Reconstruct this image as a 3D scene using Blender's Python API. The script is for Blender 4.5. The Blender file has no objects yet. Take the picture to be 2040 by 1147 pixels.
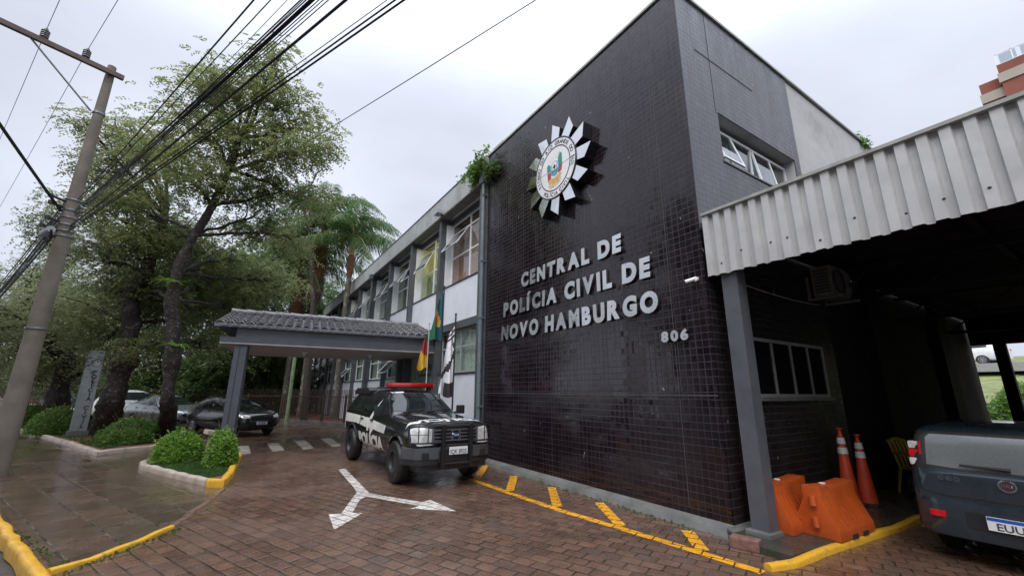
import bpy, bmesh, math, random
import numpy as np
from mathutils import Vector, Matrix
from mathutils.bvhtree import BVHTree
from mathutils.geometry import delaunay_2d_cdt
R_ = math.radians
PI = math.pi
SC = bpy.context.scene
COL = SC.collection

# ------------------------------------------------------------------ camera
cam_d = bpy.data.cameras.new("camera")
cam = bpy.data.objects.new("camera", cam_d); COL.objects.link(cam)
SC.camera = cam
_yaw, _pit, _rol, _f, CAMH = 0.571110, 0.246789, 0.0068687, 822.4556, 1.68
_F = Vector((math.cos(_pit)*math.sin(_yaw), math.cos(_pit)*math.cos(_yaw), math.sin(_pit)))
_R0 = Vector((math.cos(_yaw), -math.sin(_yaw), 0)); _U0 = _R0.cross(_F)
_R = _R0*math.cos(_rol)+_U0*math.sin(_rol); _U = -_R0*math.sin(_rol)+_U0*math.cos(_rol)
_m = Matrix((_R, _U, -_F)).transposed().to_4x4(); _m.translation = (0, 0, CAMH)
cam.matrix_world = _m
cam_d.sensor_width = 36; cam_d.lens = _f/2040*36
cam_d.clip_start = 0.05; cam_d.clip_end = 2000

# ------------------------------------------------------------------ world, sun, exposure
SUN_EL, SUN_AZ = R_(48), R_(-128)     # azimuth of the sun measured from +Y towards +X
w = bpy.data.worlds.new("World"); SC.world = w; w.use_nodes = True
nt = w.node_tree; nt.nodes.clear()
out = nt.nodes.new("ShaderNodeOutputWorld"); bg = nt.nodes.new("ShaderNodeBackground")
sky = nt.nodes.new("ShaderNodeTexSky"); sky.sky_type = 'NISHITA'; sky.sun_disc = False
sky.sun_elevation = SUN_EL; sky.sun_rotation = SUN_AZ; sky.dust_density = 3
tc = nt.nodes.new("ShaderNodeTexCoord")
mp = nt.nodes.new("ShaderNodeMapping"); mp.inputs['Scale'].default_value = (1, 1, 2.2); mp.inputs['Location'].default_value = (1.3, .4, .2)
nz = nt.nodes.new("ShaderNodeTexNoise"); nz.inputs['Scale'].default_value = 1.7; nz.inputs['Detail'].default_value = 5; nz.inputs['Roughness'].default_value = .45
rp = nt.nodes.new("ShaderNodeValToRGB")
rp.color_ramp.elements[0].position = .36; rp.color_ramp.elements[0].color = (4.45, 4.7, 5.45, 1)
rp.color_ramp.elements[1].position = .66; rp.color_ramp.elements[1].color = (5.75, 6.1, 6.95, 1)
mx = nt.nodes.new("ShaderNodeMixRGB"); mx.inputs['Fac'].default_value = .93
nt.links.new(tc.outputs['Generated'], mp.inputs['Vector']); nt.links.new(mp.outputs['Vector'], nz.inputs['Vector'])
nt.links.new(nz.outputs['Fac'], rp.inputs['Fac'])
nt.links.new(sky.outputs['Color'], mx.inputs['Color1']); nt.links.new(rp.outputs['Color'], mx.inputs['Color2'])
# an overcast sky is two to three times brighter overhead than towards the horizon
sp = nt.nodes.new("ShaderNodeSeparateXYZ"); nt.links.new(tc.outputs['Generated'], sp.inputs[0])
mrz = nt.nodes.new("ShaderNodeMapRange"); nt.links.new(sp.outputs[2], mrz.inputs[0])
for _i, _v in enumerate((.56, 1.0, 1.0, 3.6)): mrz.inputs[_i+1].default_value = _v
mrz.interpolation_type = 'SMOOTHSTEP'
vz = nt.nodes.new("ShaderNodeVectorMath"); vz.operation = 'SCALE'
nt.links.new(mx.outputs['Color'], vz.inputs[0]); nt.links.new(mrz.outputs[0], vz.inputs['Scale'])
nt.links.new(vz.outputs[0], bg.inputs['Color']); bg.inputs['Strength'].default_value = 0.093
nt.links.new(bg.outputs['Background'], out.inputs['Surface'])
sd = bpy.data.lights.new("sun", 'SUN'); sd.energy = 1.5; sd.angle = R_(55); sd.color = (1, .97, .93)
so = bpy.data.objects.new("sun", sd); COL.objects.link(so)
_sv = Vector((math.sin(SUN_AZ)*math.cos(SUN_EL), math.cos(SUN_AZ)*math.cos(SUN_EL), math.sin(SUN_EL)))
so.rotation_euler = _sv.to_track_quat('Z', 'Y').to_euler(); so.location = _sv*60
SC.view_settings.view_transform = 'Standard'; SC.view_settings.look = 'None'
SC.view_settings.exposure = 0.8; SC.view_settings.gamma = 1
SC.view_settings.use_curve_mapping = False
SC.cycles.max_bounces = 10; SC.cycles.diffuse_bounces = 6; SC.cycles.transparent_max_bounces = 16
SC.cycles.use_denoising = True
SC.cycles.sample_clamp_indirect = 8

# ------------------------------------------------------------------ node helper and materials
class NG:
    def __init__(s, mat):
        s.t = mat.node_tree; s.t.nodes.clear()
    def n(s, typ, **kw):
        a = s.t.nodes.new(typ)
        for k, v in kw.items():
            setattr(a, k, v)
        return a
    def put(s, sock, v):
        if v is None: return
        if hasattr(v, 'is_output') or isinstance(v, bpy.types.NodeSocket): s.t.links.new(v, sock)
        else:
            if isinstance(v, (tuple, list)) and len(v) == 3 and sock.type == 'RGBA': v = (*v, 1)
            sock.default_value = v
    def m(s, op, a, b=None, c=None, clamp=False):
        x = s.n("ShaderNodeMath", operation=op); x.use_clamp = clamp
        s.put(x.inputs[0], a); s.put(x.inputs[1], b); s.put(x.inputs[2], c)
        return x.outputs[0]
    def vm(s, op, a, b=None, sc=None):
        x = s.n("ShaderNodeVectorMath", operation=op)
        s.put(x.inputs[0], a); s.put(x.inputs[1], b)
        if sc is not None: s.put(x.inputs['Scale'], sc)
        return x.outputs[1] if op in ('LENGTH', 'DOT_PRODUCT') else x.outputs[0]
    def mix(s, f, a, b):
        x = s.n("ShaderNodeMixRGB"); s.put(x.inputs[0], f); s.put(x.inputs[1], a); s.put(x.inputs[2], b)
        return x.outputs[0]
    def mr(s, v, a, b, c, d):
        x = s.n("ShaderNodeMapRange"); s.put(x.inputs[0], v)
        for i, q in enumerate((a, b, c, d)): s.put(x.inputs[i+1], q)
        return x.outputs[0]
    def obj(s): return s.n("ShaderNodeTexCoord").outputs['Object']
    def noise(s, vec, scale, detail=3, rough=.55, col=False):
        x = s.n("ShaderNodeTexNoise"); s.put(x.inputs['Vector'], vec); x.inputs['Scale'].default_value = scale
        x.inputs['Detail'].default_value = detail; x.inputs['Roughness'].default_value = rough
        return x.outputs['Color' if col else 'Fac']
    def bump(s, h, strength=.3, dist=.01, normal=None):
        x = s.n("ShaderNodeBump"); x.inputs['Strength'].default_value = strength; x.inputs['Distance'].default_value = dist
        s.put(x.inputs['Height'], h); s.put(x.inputs['Normal'], normal)
        return x.outputs[0]
    def out(s, sh):
        o = s.n("ShaderNodeOutputMaterial"); s.t.links.new(sh, o.inputs['Surface'])
    def bsdf(s, col, rough=.5, metal=0, normal=None, spec=.5, coat=0, trans=0, emit=None, es=0, coatr=.04):
        b = s.n("ShaderNodeBsdfPrincipled")
        s.put(b.inputs['Base Color'], col); s.put(b.inputs['Roughness'], rough); s.put(b.inputs['Metallic'], metal)
        s.put(b.inputs['Normal'], normal); s.put(b.inputs['Specular IOR Level'], spec)
        b.inputs['Coat Weight'].default_value = coat; b.inputs['Coat Roughness'].default_value = coatr
        b.inputs['Transmission Weight'].default_value = trans
        if emit: s.put(b.inputs['Emission Color'], emit); b.inputs['Emission Strength'].default_value = es
        return b.outputs[0]
def newmat(name):
    m = bpy.data.materials.new(name); m.use_nodes = True
    return m, NG(m)
def M(name, col, rough=.5, metal=0, var=0.12, vs=6, bump=0, bs=60, spec=.5, coat=0, emit=None, es=0, dirt=None, trans=0, rvar=.1, bd=.01):
    """plain surface with noise in colour, gloss and relief"""
    m, g = newmat(name); o = g.obj()
    nz = g.noise(o, vs, 5)
    f = g.mr(nz, .3, .7, 1-var, 1+var)
    c = g.vm('SCALE', tuple(col), sc=f)
    if dirt:
        dn = g.noise(o, dirt[1], 6, .7)
        c = g.mix(g.mr(dn, dirt[2], dirt[2]+.16, 0, dirt[3]), c, dirt[0])
    r = g.mr(g.noise(o, vs*2.3, 4), .3, .7, max(rough-rvar, .02), min(rough+rvar, 1))
    nm = g.bump(g.noise(o, bs, 4), bump, bd) if bump else None
    g.out(g.bsdf(c, r, metal, nm, spec, coat, trans, emit, es))
    return m
def cellgrid(g, u, v, cw, ch, stagger=.5, mort=.012, vfade=1.0):
    """running bond cells: returns (cell id vector, joint mask 1 on joint, height)"""
    row = g.m('FLOOR', g.m('DIVIDE', v, ch))
    off = g.m('MULTIPLY', g.m('FLOORED_MODULO', row, 2.0), stagger*cw)
    uu = g.m('DIVIDE', g.m('ADD', u, off), cw)
    cu = g.m('FLOOR', uu)
    fu = g.m('MULTIPLY', g.m('SUBTRACT', uu, cu), cw)
    fv = g.m('SUBTRACT', v, g.m('MULTIPLY', row, ch))
    du = g.m('MINIMUM', fu, g.m('SUBTRACT', cw, fu))
    dv = g.m('MINIMUM', fv, g.m('SUBTRACT', ch, fv))
    d = g.m('MINIMUM', du, dv)
    joint = g.m('MAXIMUM', g.mr(dv, mort*.35, mort*.65, 1, 0), g.m('MULTIPLY', g.mr(du, mort*.35, mort*.65, 1, 0), vfade))
    hgt = g.mr(d, mort*.2, mort*1.6, 0, 1)
    cx = g.n("ShaderNodeCombineXYZ"); g.put(cx.inputs[0], cu); g.put(cx.inputs[1], row)
    return cx.outputs[0], joint, hgt
def white(g, vec, col=False):
    x = g.n("ShaderNodeTexWhiteNoise", noise_dimensions='3D'); g.put(x.inputs['Vector'], vec)
    return x.outputs['Color' if col else 'Value']
def ramp(g, f, *stops):
    x = g.n("ShaderNodeValToRGB"); e = x.color_ramp.elements
    while len(e) < len(stops): e.new(.5)
    for a, (p, c) in zip(e, stops): a.position = p; a.color = (*c, 1)
    g.put(x.inputs[0], f)
    return x.outputs[0]
def rotuv(g, ang, warp=0.0, ws=2.0):
    """object coordinates turned by ang about z, optionally warped"""
    o = g.obj()
    if warp:
        nv = g.noise(o, ws, 2, .5, col=True)
        o = g.vm('ADD', o, g.vm('SCALE', g.vm('SUBTRACT', nv, (.5, .5, .5)), sc=warp))
    sx = g.n("ShaderNodeSeparateXYZ"); g.put(sx.inputs[0], o)
    c, s_ = math.cos(ang), math.sin(ang)
    u = g.m('ADD', g.m('MULTIPLY', sx.outputs[0], c), g.m('MULTIPLY', sx.outputs[1], s_))
    v = g.m('SUBTRACT', g.m('MULTIPLY', sx.outputs[1], c), g.m('MULTIPLY', sx.outputs[0], s_))
    return u, v
def tile_mat(name, axis, cols, joint, rough, tilt, cw=.1, ch=.1, mort=.012, stagger=0.0, spec=.85):
    """small glazed wall tiles; axis 'x' = wall running along x, 'y' = along y"""
    m, g = newmat(name); o = g.obj()
    sx = g.n("ShaderNodeSeparateXYZ"); g.put(sx.inputs[0], o)
    u = sx.outputs[0 if axis == 'x' else 1]; v = sx.outputs[2]
    cid, jm, h = cellgrid(g, u, v, cw, ch, stagger, mort, .55)
    wv = white(g, cid, True); wf = white(g, g.vm('ADD', cid, (7.3, 3.1, 0)))
    c = g.mix(wf, cols[0], cols[1])
    st = g.noise(g.vm('MULTIPLY', o, (1, 1, .25)), 2.2, 5, .6)
    c = g.mix(g.mr(st, .5, .75, 0, .5), c, cols[2])
    odd = g.mr(white(g, g.vm('ADD', cid, (1.3, 5.7, 3))), .975, .98, 0, .55)
    c = g.mix(odd, c, cols[2])
    run = g.noise(g.vm('MULTIPLY', o, (9, 9, .35)), 1.0, 5, .7)
    c = g.mix(g.mr(run, .60, .74, 0, .28), c, tuple(min(1, k*2.4) for k in cols[2]))
    spl = g.noise(g.vm('MULTIPLY', o, (1, 1, .45)), 9.5, 2, .4)
    c = g.mix(g.mr(spl, .775, .79, 0, .7), c, (.4, .4, .4))
    jn2 = g.vm('SCALE', tuple(joint), sc=g.mr(g.noise(o, 1.7, 5, .7), .3, .7, .35, 1.5))
    c = g.mix(jm, c, jn2)
    geo = g.n("ShaderNodeNewGeometry").outputs['Normal']
    nn = g.vm('NORMALIZE', g.vm('ADD', geo, g.vm('SCALE', g.vm('SUBTRACT', wv, (.5, .5, .5)), sc=tilt)))
    hh = g.m('ADD', h, g.m('MULTIPLY', g.noise(o, 26, 2), .25))
    nn = g.bump(hh, .22, .002, nn)
    r = g.m('ADD', g.mr(g.noise(o, 3, 5, .65), .3, .7, rough[0], rough[1]), g.m('MULTIPLY', jm, .4))
    r = g.m('ADD', r, g.m('MULTIPLY', g.m('SUBTRACT', wf, .5), .1))
    r = g.m('MAXIMUM', g.m('ADD', r, g.mr(run, .35, .65, -.08, .12)), .04)
    g.out(g.bsdf(c, r, 0, nn, spec))
    return m
ANG = R_(-67.0)      # direction the street and the rows of paving run
def paver_mat(name, cw, ch, stops, joint, mort=.016, paint=None, warp=.03, moss=.5, wetr=(.07, .42), stagger=.5, bumpd=.008, ang=ANG, wear=.52):
    m, g = newmat(name)
    u, v = rotuv(g, ang, warp)
    o = g.obj()
    cid, jm, h = cellgrid(g, u, v, cw, ch, stagger, mort)
    wf = white(g, cid); w2 = white(g, g.vm('ADD', cid, (3.7, 9.1, 1))); wv = white(g, g.vm('ADD', cid, (1.7, 4.1, 2)), True)
    c = ramp(g, wf, *stops)
    big = g.noise(o, .55, 5, .6); fine = g.noise(o, 38, 5, .7); mid = g.noise(o, 6, 4, .6)
    c = g.vm('SCALE', c, sc=g.mr(fine, .25, .75, .72, 1.28))
    c = g.vm('SCALE', c, sc=g.mr(mid, .3, .7, .8, 1.2))
    mossn = g.noise(o, 1.3, 6, .65)
    c = g.mix(g.mr(mossn, .56, .72, 0, moss), c, (.045, .048, .022))
    pale = g.noise(g.vm('ADD', o, (9, 2, 0)), 2.1, 6, .7)
    c = g.mix(g.mr(pale, .66, .76, 0, .25), c, (.19, .17, .15))
    jn = g.mix(g.mr(g.noise(o, 5, 4), .4, .65, 0, 1), joint[0], joint[1])
    if paint:
        wr = g.mr(g.noise(o, 14, 6, .75), wear, wear+.12, 0, .75)
        pc = g.vm('SCALE', tuple(paint), sc=g.mr(g.noise(o, 4, 4), .3, .7, .8, 1.15))
        c = g.mix(wr, pc, c)
    jj = g.m('MULTIPLY', jm, g.mr(g.noise(o, 9, 3), .3, .5, .55, 1))
    c = g.mix(jj, c, jn)
    puddle = g.noise(g.vm('ADD', o, (4, 7, 0)), .8, 4, .55)
    r = g.mr(puddle, .38, .62, wetr[0], wetr[1])
    r = g.m('ADD', r, g.m('MULTIPLY', g.m('SUBTRACT', fine, .5), .25))
    r = g.m('ADD', r, g.m('MULTIPLY', jm, .1))
    r = g.m('MAXIMUM', r, .05)
    geo = g.n("ShaderNodeNewGeometry").outputs['Normal']
    nn = g.vm('NORMALIZE', g.vm('ADD', geo, g.vm('SCALE', g.vm('SUBTRACT', wv, (.5, .5, .5)), sc=.035)))
    hh = g.m('ADD', h, g.m('ADD', g.m('MULTIPLY', fine, .25), g.m('MULTIPLY', mid, .35)))
    nn = g.bump(hh, .55, bumpd, nn)
    g.out(g.bsdf(c, r, 0, nn, .5))
    return m
def leaf_mat(name, c1, c2, c3, ns=.9):
    m, g = newmat(name); o = g.obj()
    a = g.noise(o, ns, 4, .6); b = g.noise(o, ns*6, 3, .6)
    c = g.mix(g.mr(a, .35, .65, 0, 1), c1, c2)
    c = g.mix(g.mr(b, .5, .68, 0, .8), c, c3)
    d = g.n("ShaderNodeBsdfPrincipled"); g.put(d.inputs['Base Color'], c); d.inputs['Roughness'].default_value = .42
    t = g.n("ShaderNodeBsdfTranslucent"); g.put(t.inputs[0], g.vm('SCALE', c, sc=1.3))
    ms = g.n("ShaderNodeMixShader"); ms.inputs[0].default_value = .5
    g.t.links.new(d.outputs[0], ms.inputs[1]); g.t.links.new(t.outputs[0], ms.inputs[2]); g.out(ms.outputs[0])
    return m
def glass_mat(name, tint, refl=.12, rough=.02):
    """window pane: mostly see-through, mirror at its own fresnel"""
    m, g = newmat(name)
    t = g.n("ShaderNodeBsdfTransparent"); g.put(t.inputs[0], (*tint, 1))
    gl = g.n("ShaderNodeBsdfGlossy"); gl.inputs['Roughness'].default_value = rough
    ge = g.n("ShaderNodeNewGeometry")
    cs = g.m('ABSOLUTE', g.vm('DOT_PRODUCT', ge.outputs['Normal'], ge.outputs['Incoming']))
    f = g.m('ADD', g.m('MULTIPLY', g.m('POWER', g.m('SUBTRACT', 1.0, cs), 5.0), .9), refl+.03, clamp=True)
    ms = g.n("ShaderNodeMixShader"); g.put(ms.inputs[0], f)
    g.t.links.new(t.outputs[0], ms.inputs[1]); g.t.links.new(gl.outputs[0], ms.inputs[2]); g.out(ms.outputs[0])
    return m

# ------------------------------------------------------------------ mesh builder
class MB:
    def __init__(s): s.v = []; s.f = []; s.mi = []; s.cur = 0
    def mat(s, i): s.cur = i; return s
    def add(s, vs, fs):
        b = len(s.v); s.v += [tuple(p) for p in vs]
        for f in fs: s.f.append([b+i for i in f]); s.mi.append(s.cur)
        return s
    def box(s, x0, y0, z0, x1, y1, z1, M_=None):
        vs = [(x0, y0, z0), (x1, y0, z0), (x1, y1, z0), (x0, y1, z0), (x0, y0, z1), (x1, y0, z1), (x1, y1, z1), (x0, y1, z1)]
        if M_ is not None: vs = [M_ @ Vector(p) for p in vs]
        return s.add(vs, [(0, 3, 2, 1), (4, 5, 6, 7), (0, 1, 5, 4), (1, 2, 6, 5), (2, 3, 7, 6), (3, 0, 4, 7)])
    def prism(s, poly, z0, z1, tr=None):
        """poly in (a,b); tr maps (a,b,h) to a point"""
        tr = tr or (lambda a, b, h: (a, b, h)); n = len(poly)
        area = sum(poly[i][0]*poly[(i+1) % n][1]-poly[(i+1) % n][0]*poly[i][1] for i in range(n))
        if area < 0: poly = poly[::-1]
        vs = [tr(a, b, z0) for a, b in poly]+[tr(a, b, z1) for a, b in poly]
        fs = [list(range(n))[::-1], list(range(n, 2*n))]+[(i, (i+1) % n, n+(i+1) % n, n+i) for i in range(n)]
        return s.add(vs, fs)
    def tube(s, pts, rad, seg=8, cap=True):
        pts = [Vector(p) for p in pts]
        if not isinstance(rad, (list, tuple)): rad = [rad]*len(pts)
        ref = None; vs = []; n = len(pts)
        for i, p in enumerate(pts):
            d = (pts[min(i+1, n-1)]-pts[max(i-1, 0)])
            if d.length < 1e-9: d = Vector((0, 0, 1))
            d.normalize()
            if ref is None:
                ref = Vector((1, 0, 0)) if abs(d.x) < .9 else Vector((0, 1, 0))
            a = (ref-d*ref.dot(d)).normalized(); b = d.cross(a); ref = a
            for k in range(seg):
                t = 2*PI*k/seg
                vs.append(p+(a*math.cos(t)+b*math.sin(t))*rad[i])
        fs = []
        for i in range(n-1):
            for k in range(seg):
                fs.append((i*seg+k, i*seg+(k+1) % seg, (i+1)*seg+(k+1) % seg, (i+1)*seg+k))
        if cap: fs += [list(range(seg))[::-1], [(n-1)*seg+k for k in range(seg)]]
        return s.add(vs, fs)
    def lathe(s, prof, c=(0, 0, 0), seg=24, axis='z'):
        vs = []; n = len(prof)
        for r, h in prof:
            for k in range(seg):
                t = 2*PI*k/seg; x, y = r*math.cos(t), r*math.sin(t)
                p = {'z': (x, y, h), 'y': (x, h, y), 'x': (h, x, y)}[axis]
                vs.append((p[0]+c[0], p[1]+c[1], p[2]+c[2]))
        fs = [(i*seg+k, i*seg+(k+1) % seg, (i+1)*seg+(k+1) % seg, (i+1)*seg+k) for i in range(n-1) for k in range(seg)]
        return s.add(vs, fs)
    def build(s, name, mats, parent=None, smooth=False, bevel=0, fixn=True, angle=35):
        me = bpy.data.meshes.new(name)
        me.from_pydata([tuple(v) for v in s.v], [], s.f)
        if not isinstance(mats, (list, tuple)): mats = [mats]
        for m in mats: me.materials.append(m)
        if len(mats) > 1: me.polygons.foreach_set('material_index', s.mi)
        return link(name, me, parent, smooth, bevel, fixn, angle)
def link(name, me, parent=None, smooth=False, bevel=0, fixn=True, angle=35):
    wshift(me, parent)
    if fixn or bevel:
        bm = bmesh.new(); bm.from_mesh(me)
        if fixn: bmesh.ops.recalc_face_normals(bm, faces=bm.faces)
        if bevel:
            es = [e for e in bm.edges if len(e.link_faces) == 2 and e.calc_face_angle(0) > .5]
            bmesh.ops.bevel(bm, geom=es, offset=bevel, segments=2, profile=.7, affect='EDGES', clamp_overlap=True)
        bm.to_mesh(me); bm.free()
    if smooth:
        me.polygons.foreach_set('use_smooth', [True]*len(me.polygons))
        try: me.set_sharp_from_angle(angle=R_(angle))
        except Exception: pass
    me.update()
    o = bpy.data.objects.new(name, me); COL.objects.link(o)
    if parent: o.parent = parent
    return o
def tag(o, label=None, cat=None, group=None, kind=None):
    if label: o['label'] = label
    if cat: o['category'] = cat
    if group: o['group'] = group
    if kind: o['kind'] = kind
    return o
def thing(name, label, cat, loc=(0, 0, 0), rz=0, group=None):
    o = bpy.data.objects.new(name, None); COL.objects.link(o)
    o.location = loc; o.rotation_euler = (0, 0, rz); o.empty_display_size = .2
    return tag(o, label, cat, group)
WLOC = {}
def wthing(name, label, cat, loc, group=None):
    """a thing whose parts are given in world coordinates"""
    o = thing(name, label, cat, loc, 0, group); WLOC[o.name] = Vector(loc); return o
def wshift(me, parent):
    p = parent
    while p is not None:
        if p.name in WLOC: me.transform(Matrix.Translation(-WLOC[p.name])); return
        p = p.parent
def copy_tree(o, parent=None):
    c = o.copy(); COL.objects.link(c); c.parent = parent
    for ch in [q for q in COL.objects if q.parent == o]: copy_tree(ch, c)
    return c
def text_mesh(body, size=1, extrude=0, bold=0, align='LEFT', sx=1, spacing=1):
    cu = bpy.data.curves.new("t", 'FONT'); cu.body = body; cu.size = size; cu.extrude = extrude; cu.offset = bold
    cu.align_x = align; cu.space_character = spacing; cu.resolution_u = 4
    ob = bpy.data.objects.new("t", cu); COL.objects.link(ob)
    dg = bpy.context.evaluated_depsgraph_get(); dg.update()
    me = bpy.data.meshes.new_from_object(ob.evaluated_get(dg))
    bpy.data.objects.remove(ob); bpy.data.curves.remove(cu)
    if sx != 1:
        for v in me.vertices: v.co.x *= sx
    return me
def place_text(name, body, size, mat_, M_, parent=None, extrude=.001, bold=0, align='CENTER', sx=1, spacing=1):
    me = text_mesh(body, size, extrude, bold, align, sx, spacing)
    me.transform(M_); wshift(me, parent); me.materials.clear(); me.materials.append(mat_)
    o = bpy.data.objects.new(name, me); COL.objects.link(o)
    if parent: o.parent = parent
    return o
def axes(o, ux, uy, uz):
    m = Matrix((Vector(ux), Vector(uy), Vector(uz))).transposed().to_4x4(); m.translation = o
    return m
def bez(p0, p1, p2, n=10):
    p0, p1, p2 = Vector(p0), Vector(p1), Vector(p2)
    return [p0*(1-t)**2+p1*2*t*(1-t)+p2*t*t for t in [i/n for i in range(n+1)]]

# ------------------------------------------------------------------ palette
m_tileF = tile_mat("glazed_tile_front", 'y', ((.008, .0048, .008), (.015, .009, .0135), (.022, .017, .021)), (.046, .040, .044), (.05, .12), .016, mort=.0072, spec=.6)
m_tileL = tile_mat('glazed_tile_low_shaded', 'x', ((.010, .008, .010), (.018, .014, .017), (.028, .025, .026)), (.05, .047, .048), (.3, .5), .03, mort=.009, spec=.25)  # darker copy of the side tile, canopy shade put into its colour
m_tileS = tile_mat("glazed_tile_side_lit", 'x', ((.042, .042, .052), (.06, .06, .072), (.085, .085, .095)), (.035, .035, .038), (.22, .32), .02, mort=.008)  # paler copy of the wall tile, sky reflection put into its colour
m_render = M("grey_render", (.42, .42, .42), .75, var=.1, vs=1.2, bump=.25, bs=40, dirt=((.2, .2, .19), 1.1, .52, .5))
m_pier = M("dark_grey_paint", (.075, .085, .095), .45, var=.15, vs=3, bump=.1, bs=50, dirt=((.03, .03, .03), 2, .55, .5))
m_panel = M("pale_wall_paint", (.66, .69, .76), .6, var=.06, vs=1.5, bump=.1, bs=60, dirt=((.4, .41, .42), 1.6, .55, .35))
m_cornice = M("pale_concrete_band", (.36, .38, .38), .7, var=.12, vs=1.3, bump=.2, bs=50, dirt=((.17, .17, .16), 1.5, .5, .5))
m_white = M("white_frame_paint", (.74, .76, .78), .4, var=.05, vs=6)
m_greyframe = M("grey_steel_frame", (.32, .34, .36), .4, var=.1)
m_dark = M("dark_sill", (.03, .03, .033), .5)
m_glass = glass_mat("window_glass", (.9, .93, .91), .05)
m_glassS = glass_mat("upper_window_glass", (.7, .76, .78), .22)
m_darkglass = M("dark_glass", (.006, .007, .009), .05, var=.3, rvar=.02)
m_pink = M("pink_room_wall", (.62, .33, .27), .8)
m_yel = M("cream_room_wall", (.52, .55, .34), .8)
m_lamp = M("tube_lamp", (1, .95, .6), .5, emit=(1, .85, .45), es=7)
m_curtain = M("pale_curtain", (.55, .62, .58), .8, var=.2, vs=14)
m_conc = M("wet_concrete", (.13, .13, .125), .5, var=.25, vs=3, bump=.4, bs=40, dirt=((.05, .06, .03), 2.5, .5, .6), rvar=.2)
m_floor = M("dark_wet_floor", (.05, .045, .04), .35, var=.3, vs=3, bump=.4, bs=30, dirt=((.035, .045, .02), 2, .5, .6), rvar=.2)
m_pav = paver_mat("driveway_pavers", .225, .165, ((0, (.098, .056, .040)), (.35, (.132, .077, .053)), (.62, (.152, .089, .061)), (.85, (.122, .073, .053)), (1, (.104, .070, .054))), ((.012, .009, .007), (.07, .06, .045)))
m_slab = paver_mat("sidewalk_slabs", .62, .46, ((0, (.072, .050, .038)), (.5, (.118, .076, .054)), (1, (.088, .066, .048))), ((.015, .012, .01), (.16, .14, .12)), mort=.02, warp=.015, moss=.45, wetr=(.04, .3), stagger=.4, bumpd=.005)
PST = ((0, (.062, .034, .026)), (1, (.105, .055, .042)))
JT = ((.012, .009, .007), (.05, .045, .035))
m_yline = paver_mat("yellow_line_paint", .225, .165, PST, JT, paint=(.78, .36, .02), moss=.1, wear=.54)
m_wline = paver_mat("white_line_paint", .225, .165, PST, JT, paint=(.66, .62, .56), moss=.1, wear=.54)
m_asph = M("wet_asphalt", (.05, .05, .052), .3, var=.3, vs=2, bump=.5, bs=90, rvar=.15)
m_ykerb = M("yellow_kerb_paint", (.66, .36, .03), .4, var=.2, vs=7, bump=.6, bs=14, dirt=((.16, .11, .05), 7, .55, .8))
m_kerb = M("pale_kerb_stone", (.42, .35, .29), .55, var=.2, vs=5, bump=.5, bs=18, dirt=((.14, .12, .09), 4, .52, .7))
m_soil = M("red_soil", (.16, .06, .035), .8, var=.35, vs=9, bump=1, bs=25)
m_steel = None
# ================================================================== GROUND
LX = lambda y: -1.31-(y-6.03)*.4213            # street kerb line x at y
base = MB().add([(-700, -700, -.11), (700, -700, -.11), (700, 900, -.11), (-700, 900, -.11)], [(0, 1, 2, 3)])
tag(base.build("road", m_asph, fixn=False), kind='structure')
dr = MB().prism([(LX(70), 70), (LX(6.03), 6.03), (LX(-12), -12), (70, -12), (70, 70)], -.4, 0)
tag(dr.build("driveway", m_pav), kind='structure')
# slab sidewalk: sheet 4 mm above the pavers
sw = MB().add([(x, y, .004) for x, y in [(LX(70)+.12, 70), (LX(6.03)+.12, 6.03), (-1.2, 6.1), (-.46, 7.16), (.0, 9.35), (-.17, 9.74), (-1.50, 12.8), (-1.9, 16.2), (-2.87, 15.48), (-7.65, 26.96), (-25, 69)]], [list(range(11))])
tag(sw.build("sidewalk", m_slab), kind='structure')
def kerbseg(mb, pts, wd, z0, z1, seed=0, rough=.012, closed=False):
    """rounded kerb following a line, slightly uneven"""
    rnd = random.Random(seed); P = [Vector((x, y, 0)) for x, y in pts]; Q = [P[0]]
    for a, b in zip(P, P[1:]):
        n = max(1, int((b-a).length/.22))
        Q += [a.lerp(b, i/n) for i in range(1, n+1)]
    prof = [(-.5, 0), (-.5, .72), (-.4, .93), (-.2, 1), (.2, 1), (.4, .93), (.5, .72), (.5, 0)]
    vs = []; n = len(Q)
    for i, p in enumerate(Q):
        d = (Q[min(i+1, n-1)]-Q[max(i-1, 0)]).normalized(); s_ = Vector((d.y, -d.x, 0))
        j = rnd.uniform(-rough, rough); k = rnd.uniform(-rough, rough)
        for a, h in prof:
            q = p+s_*(a*wd+j); vs.append((q.x, q.y, z0+(z1-z0+k)*h))
    m = len(prof)
    fs = [(i*m+k, i*m+k+1, (i+1)*m+k+1, (i+1)*m+k) for i in range(n-1) for k in range(m-1)]
    fs += [list(range(m)), [(n-1)*m+k for k in range(m)][::-1]]
    mb.add(vs, fs)
def kerb(name, pts, wd, z0, z1, mat_, label, seed=0, group=None):
    mb = MB(); kerbseg(mb, pts, wd, z0, z1, seed)
    o = mb.build(name, mat_, smooth=True, angle=50); tag(o, kind='structure'); return o
kerb("kerb_yellow", [(-2.9, 9.8), (-2.22, 8.2), (-1.72, 7.0), (-1.36, 6.12), (-1.22, 5.8)], .105, -.1, .06, m_ykerb, '', 1)
kerb("kerb_yellow", [(-1.26, 6.03), (-1.0, 6.25), (-.7, 6.68), (-.46, 7.14)], .07, -.02, .045, m_ykerb, '', 2)
kerb("kerb_flush", [(-.46, 7.2), (-.2, 8.3), (.02, 9.3)], .09, -.02, .018, M("stained_kerb", (.16, .1, .07), .3, var=.3, bump=.4, bs=20), '', 3)
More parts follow.
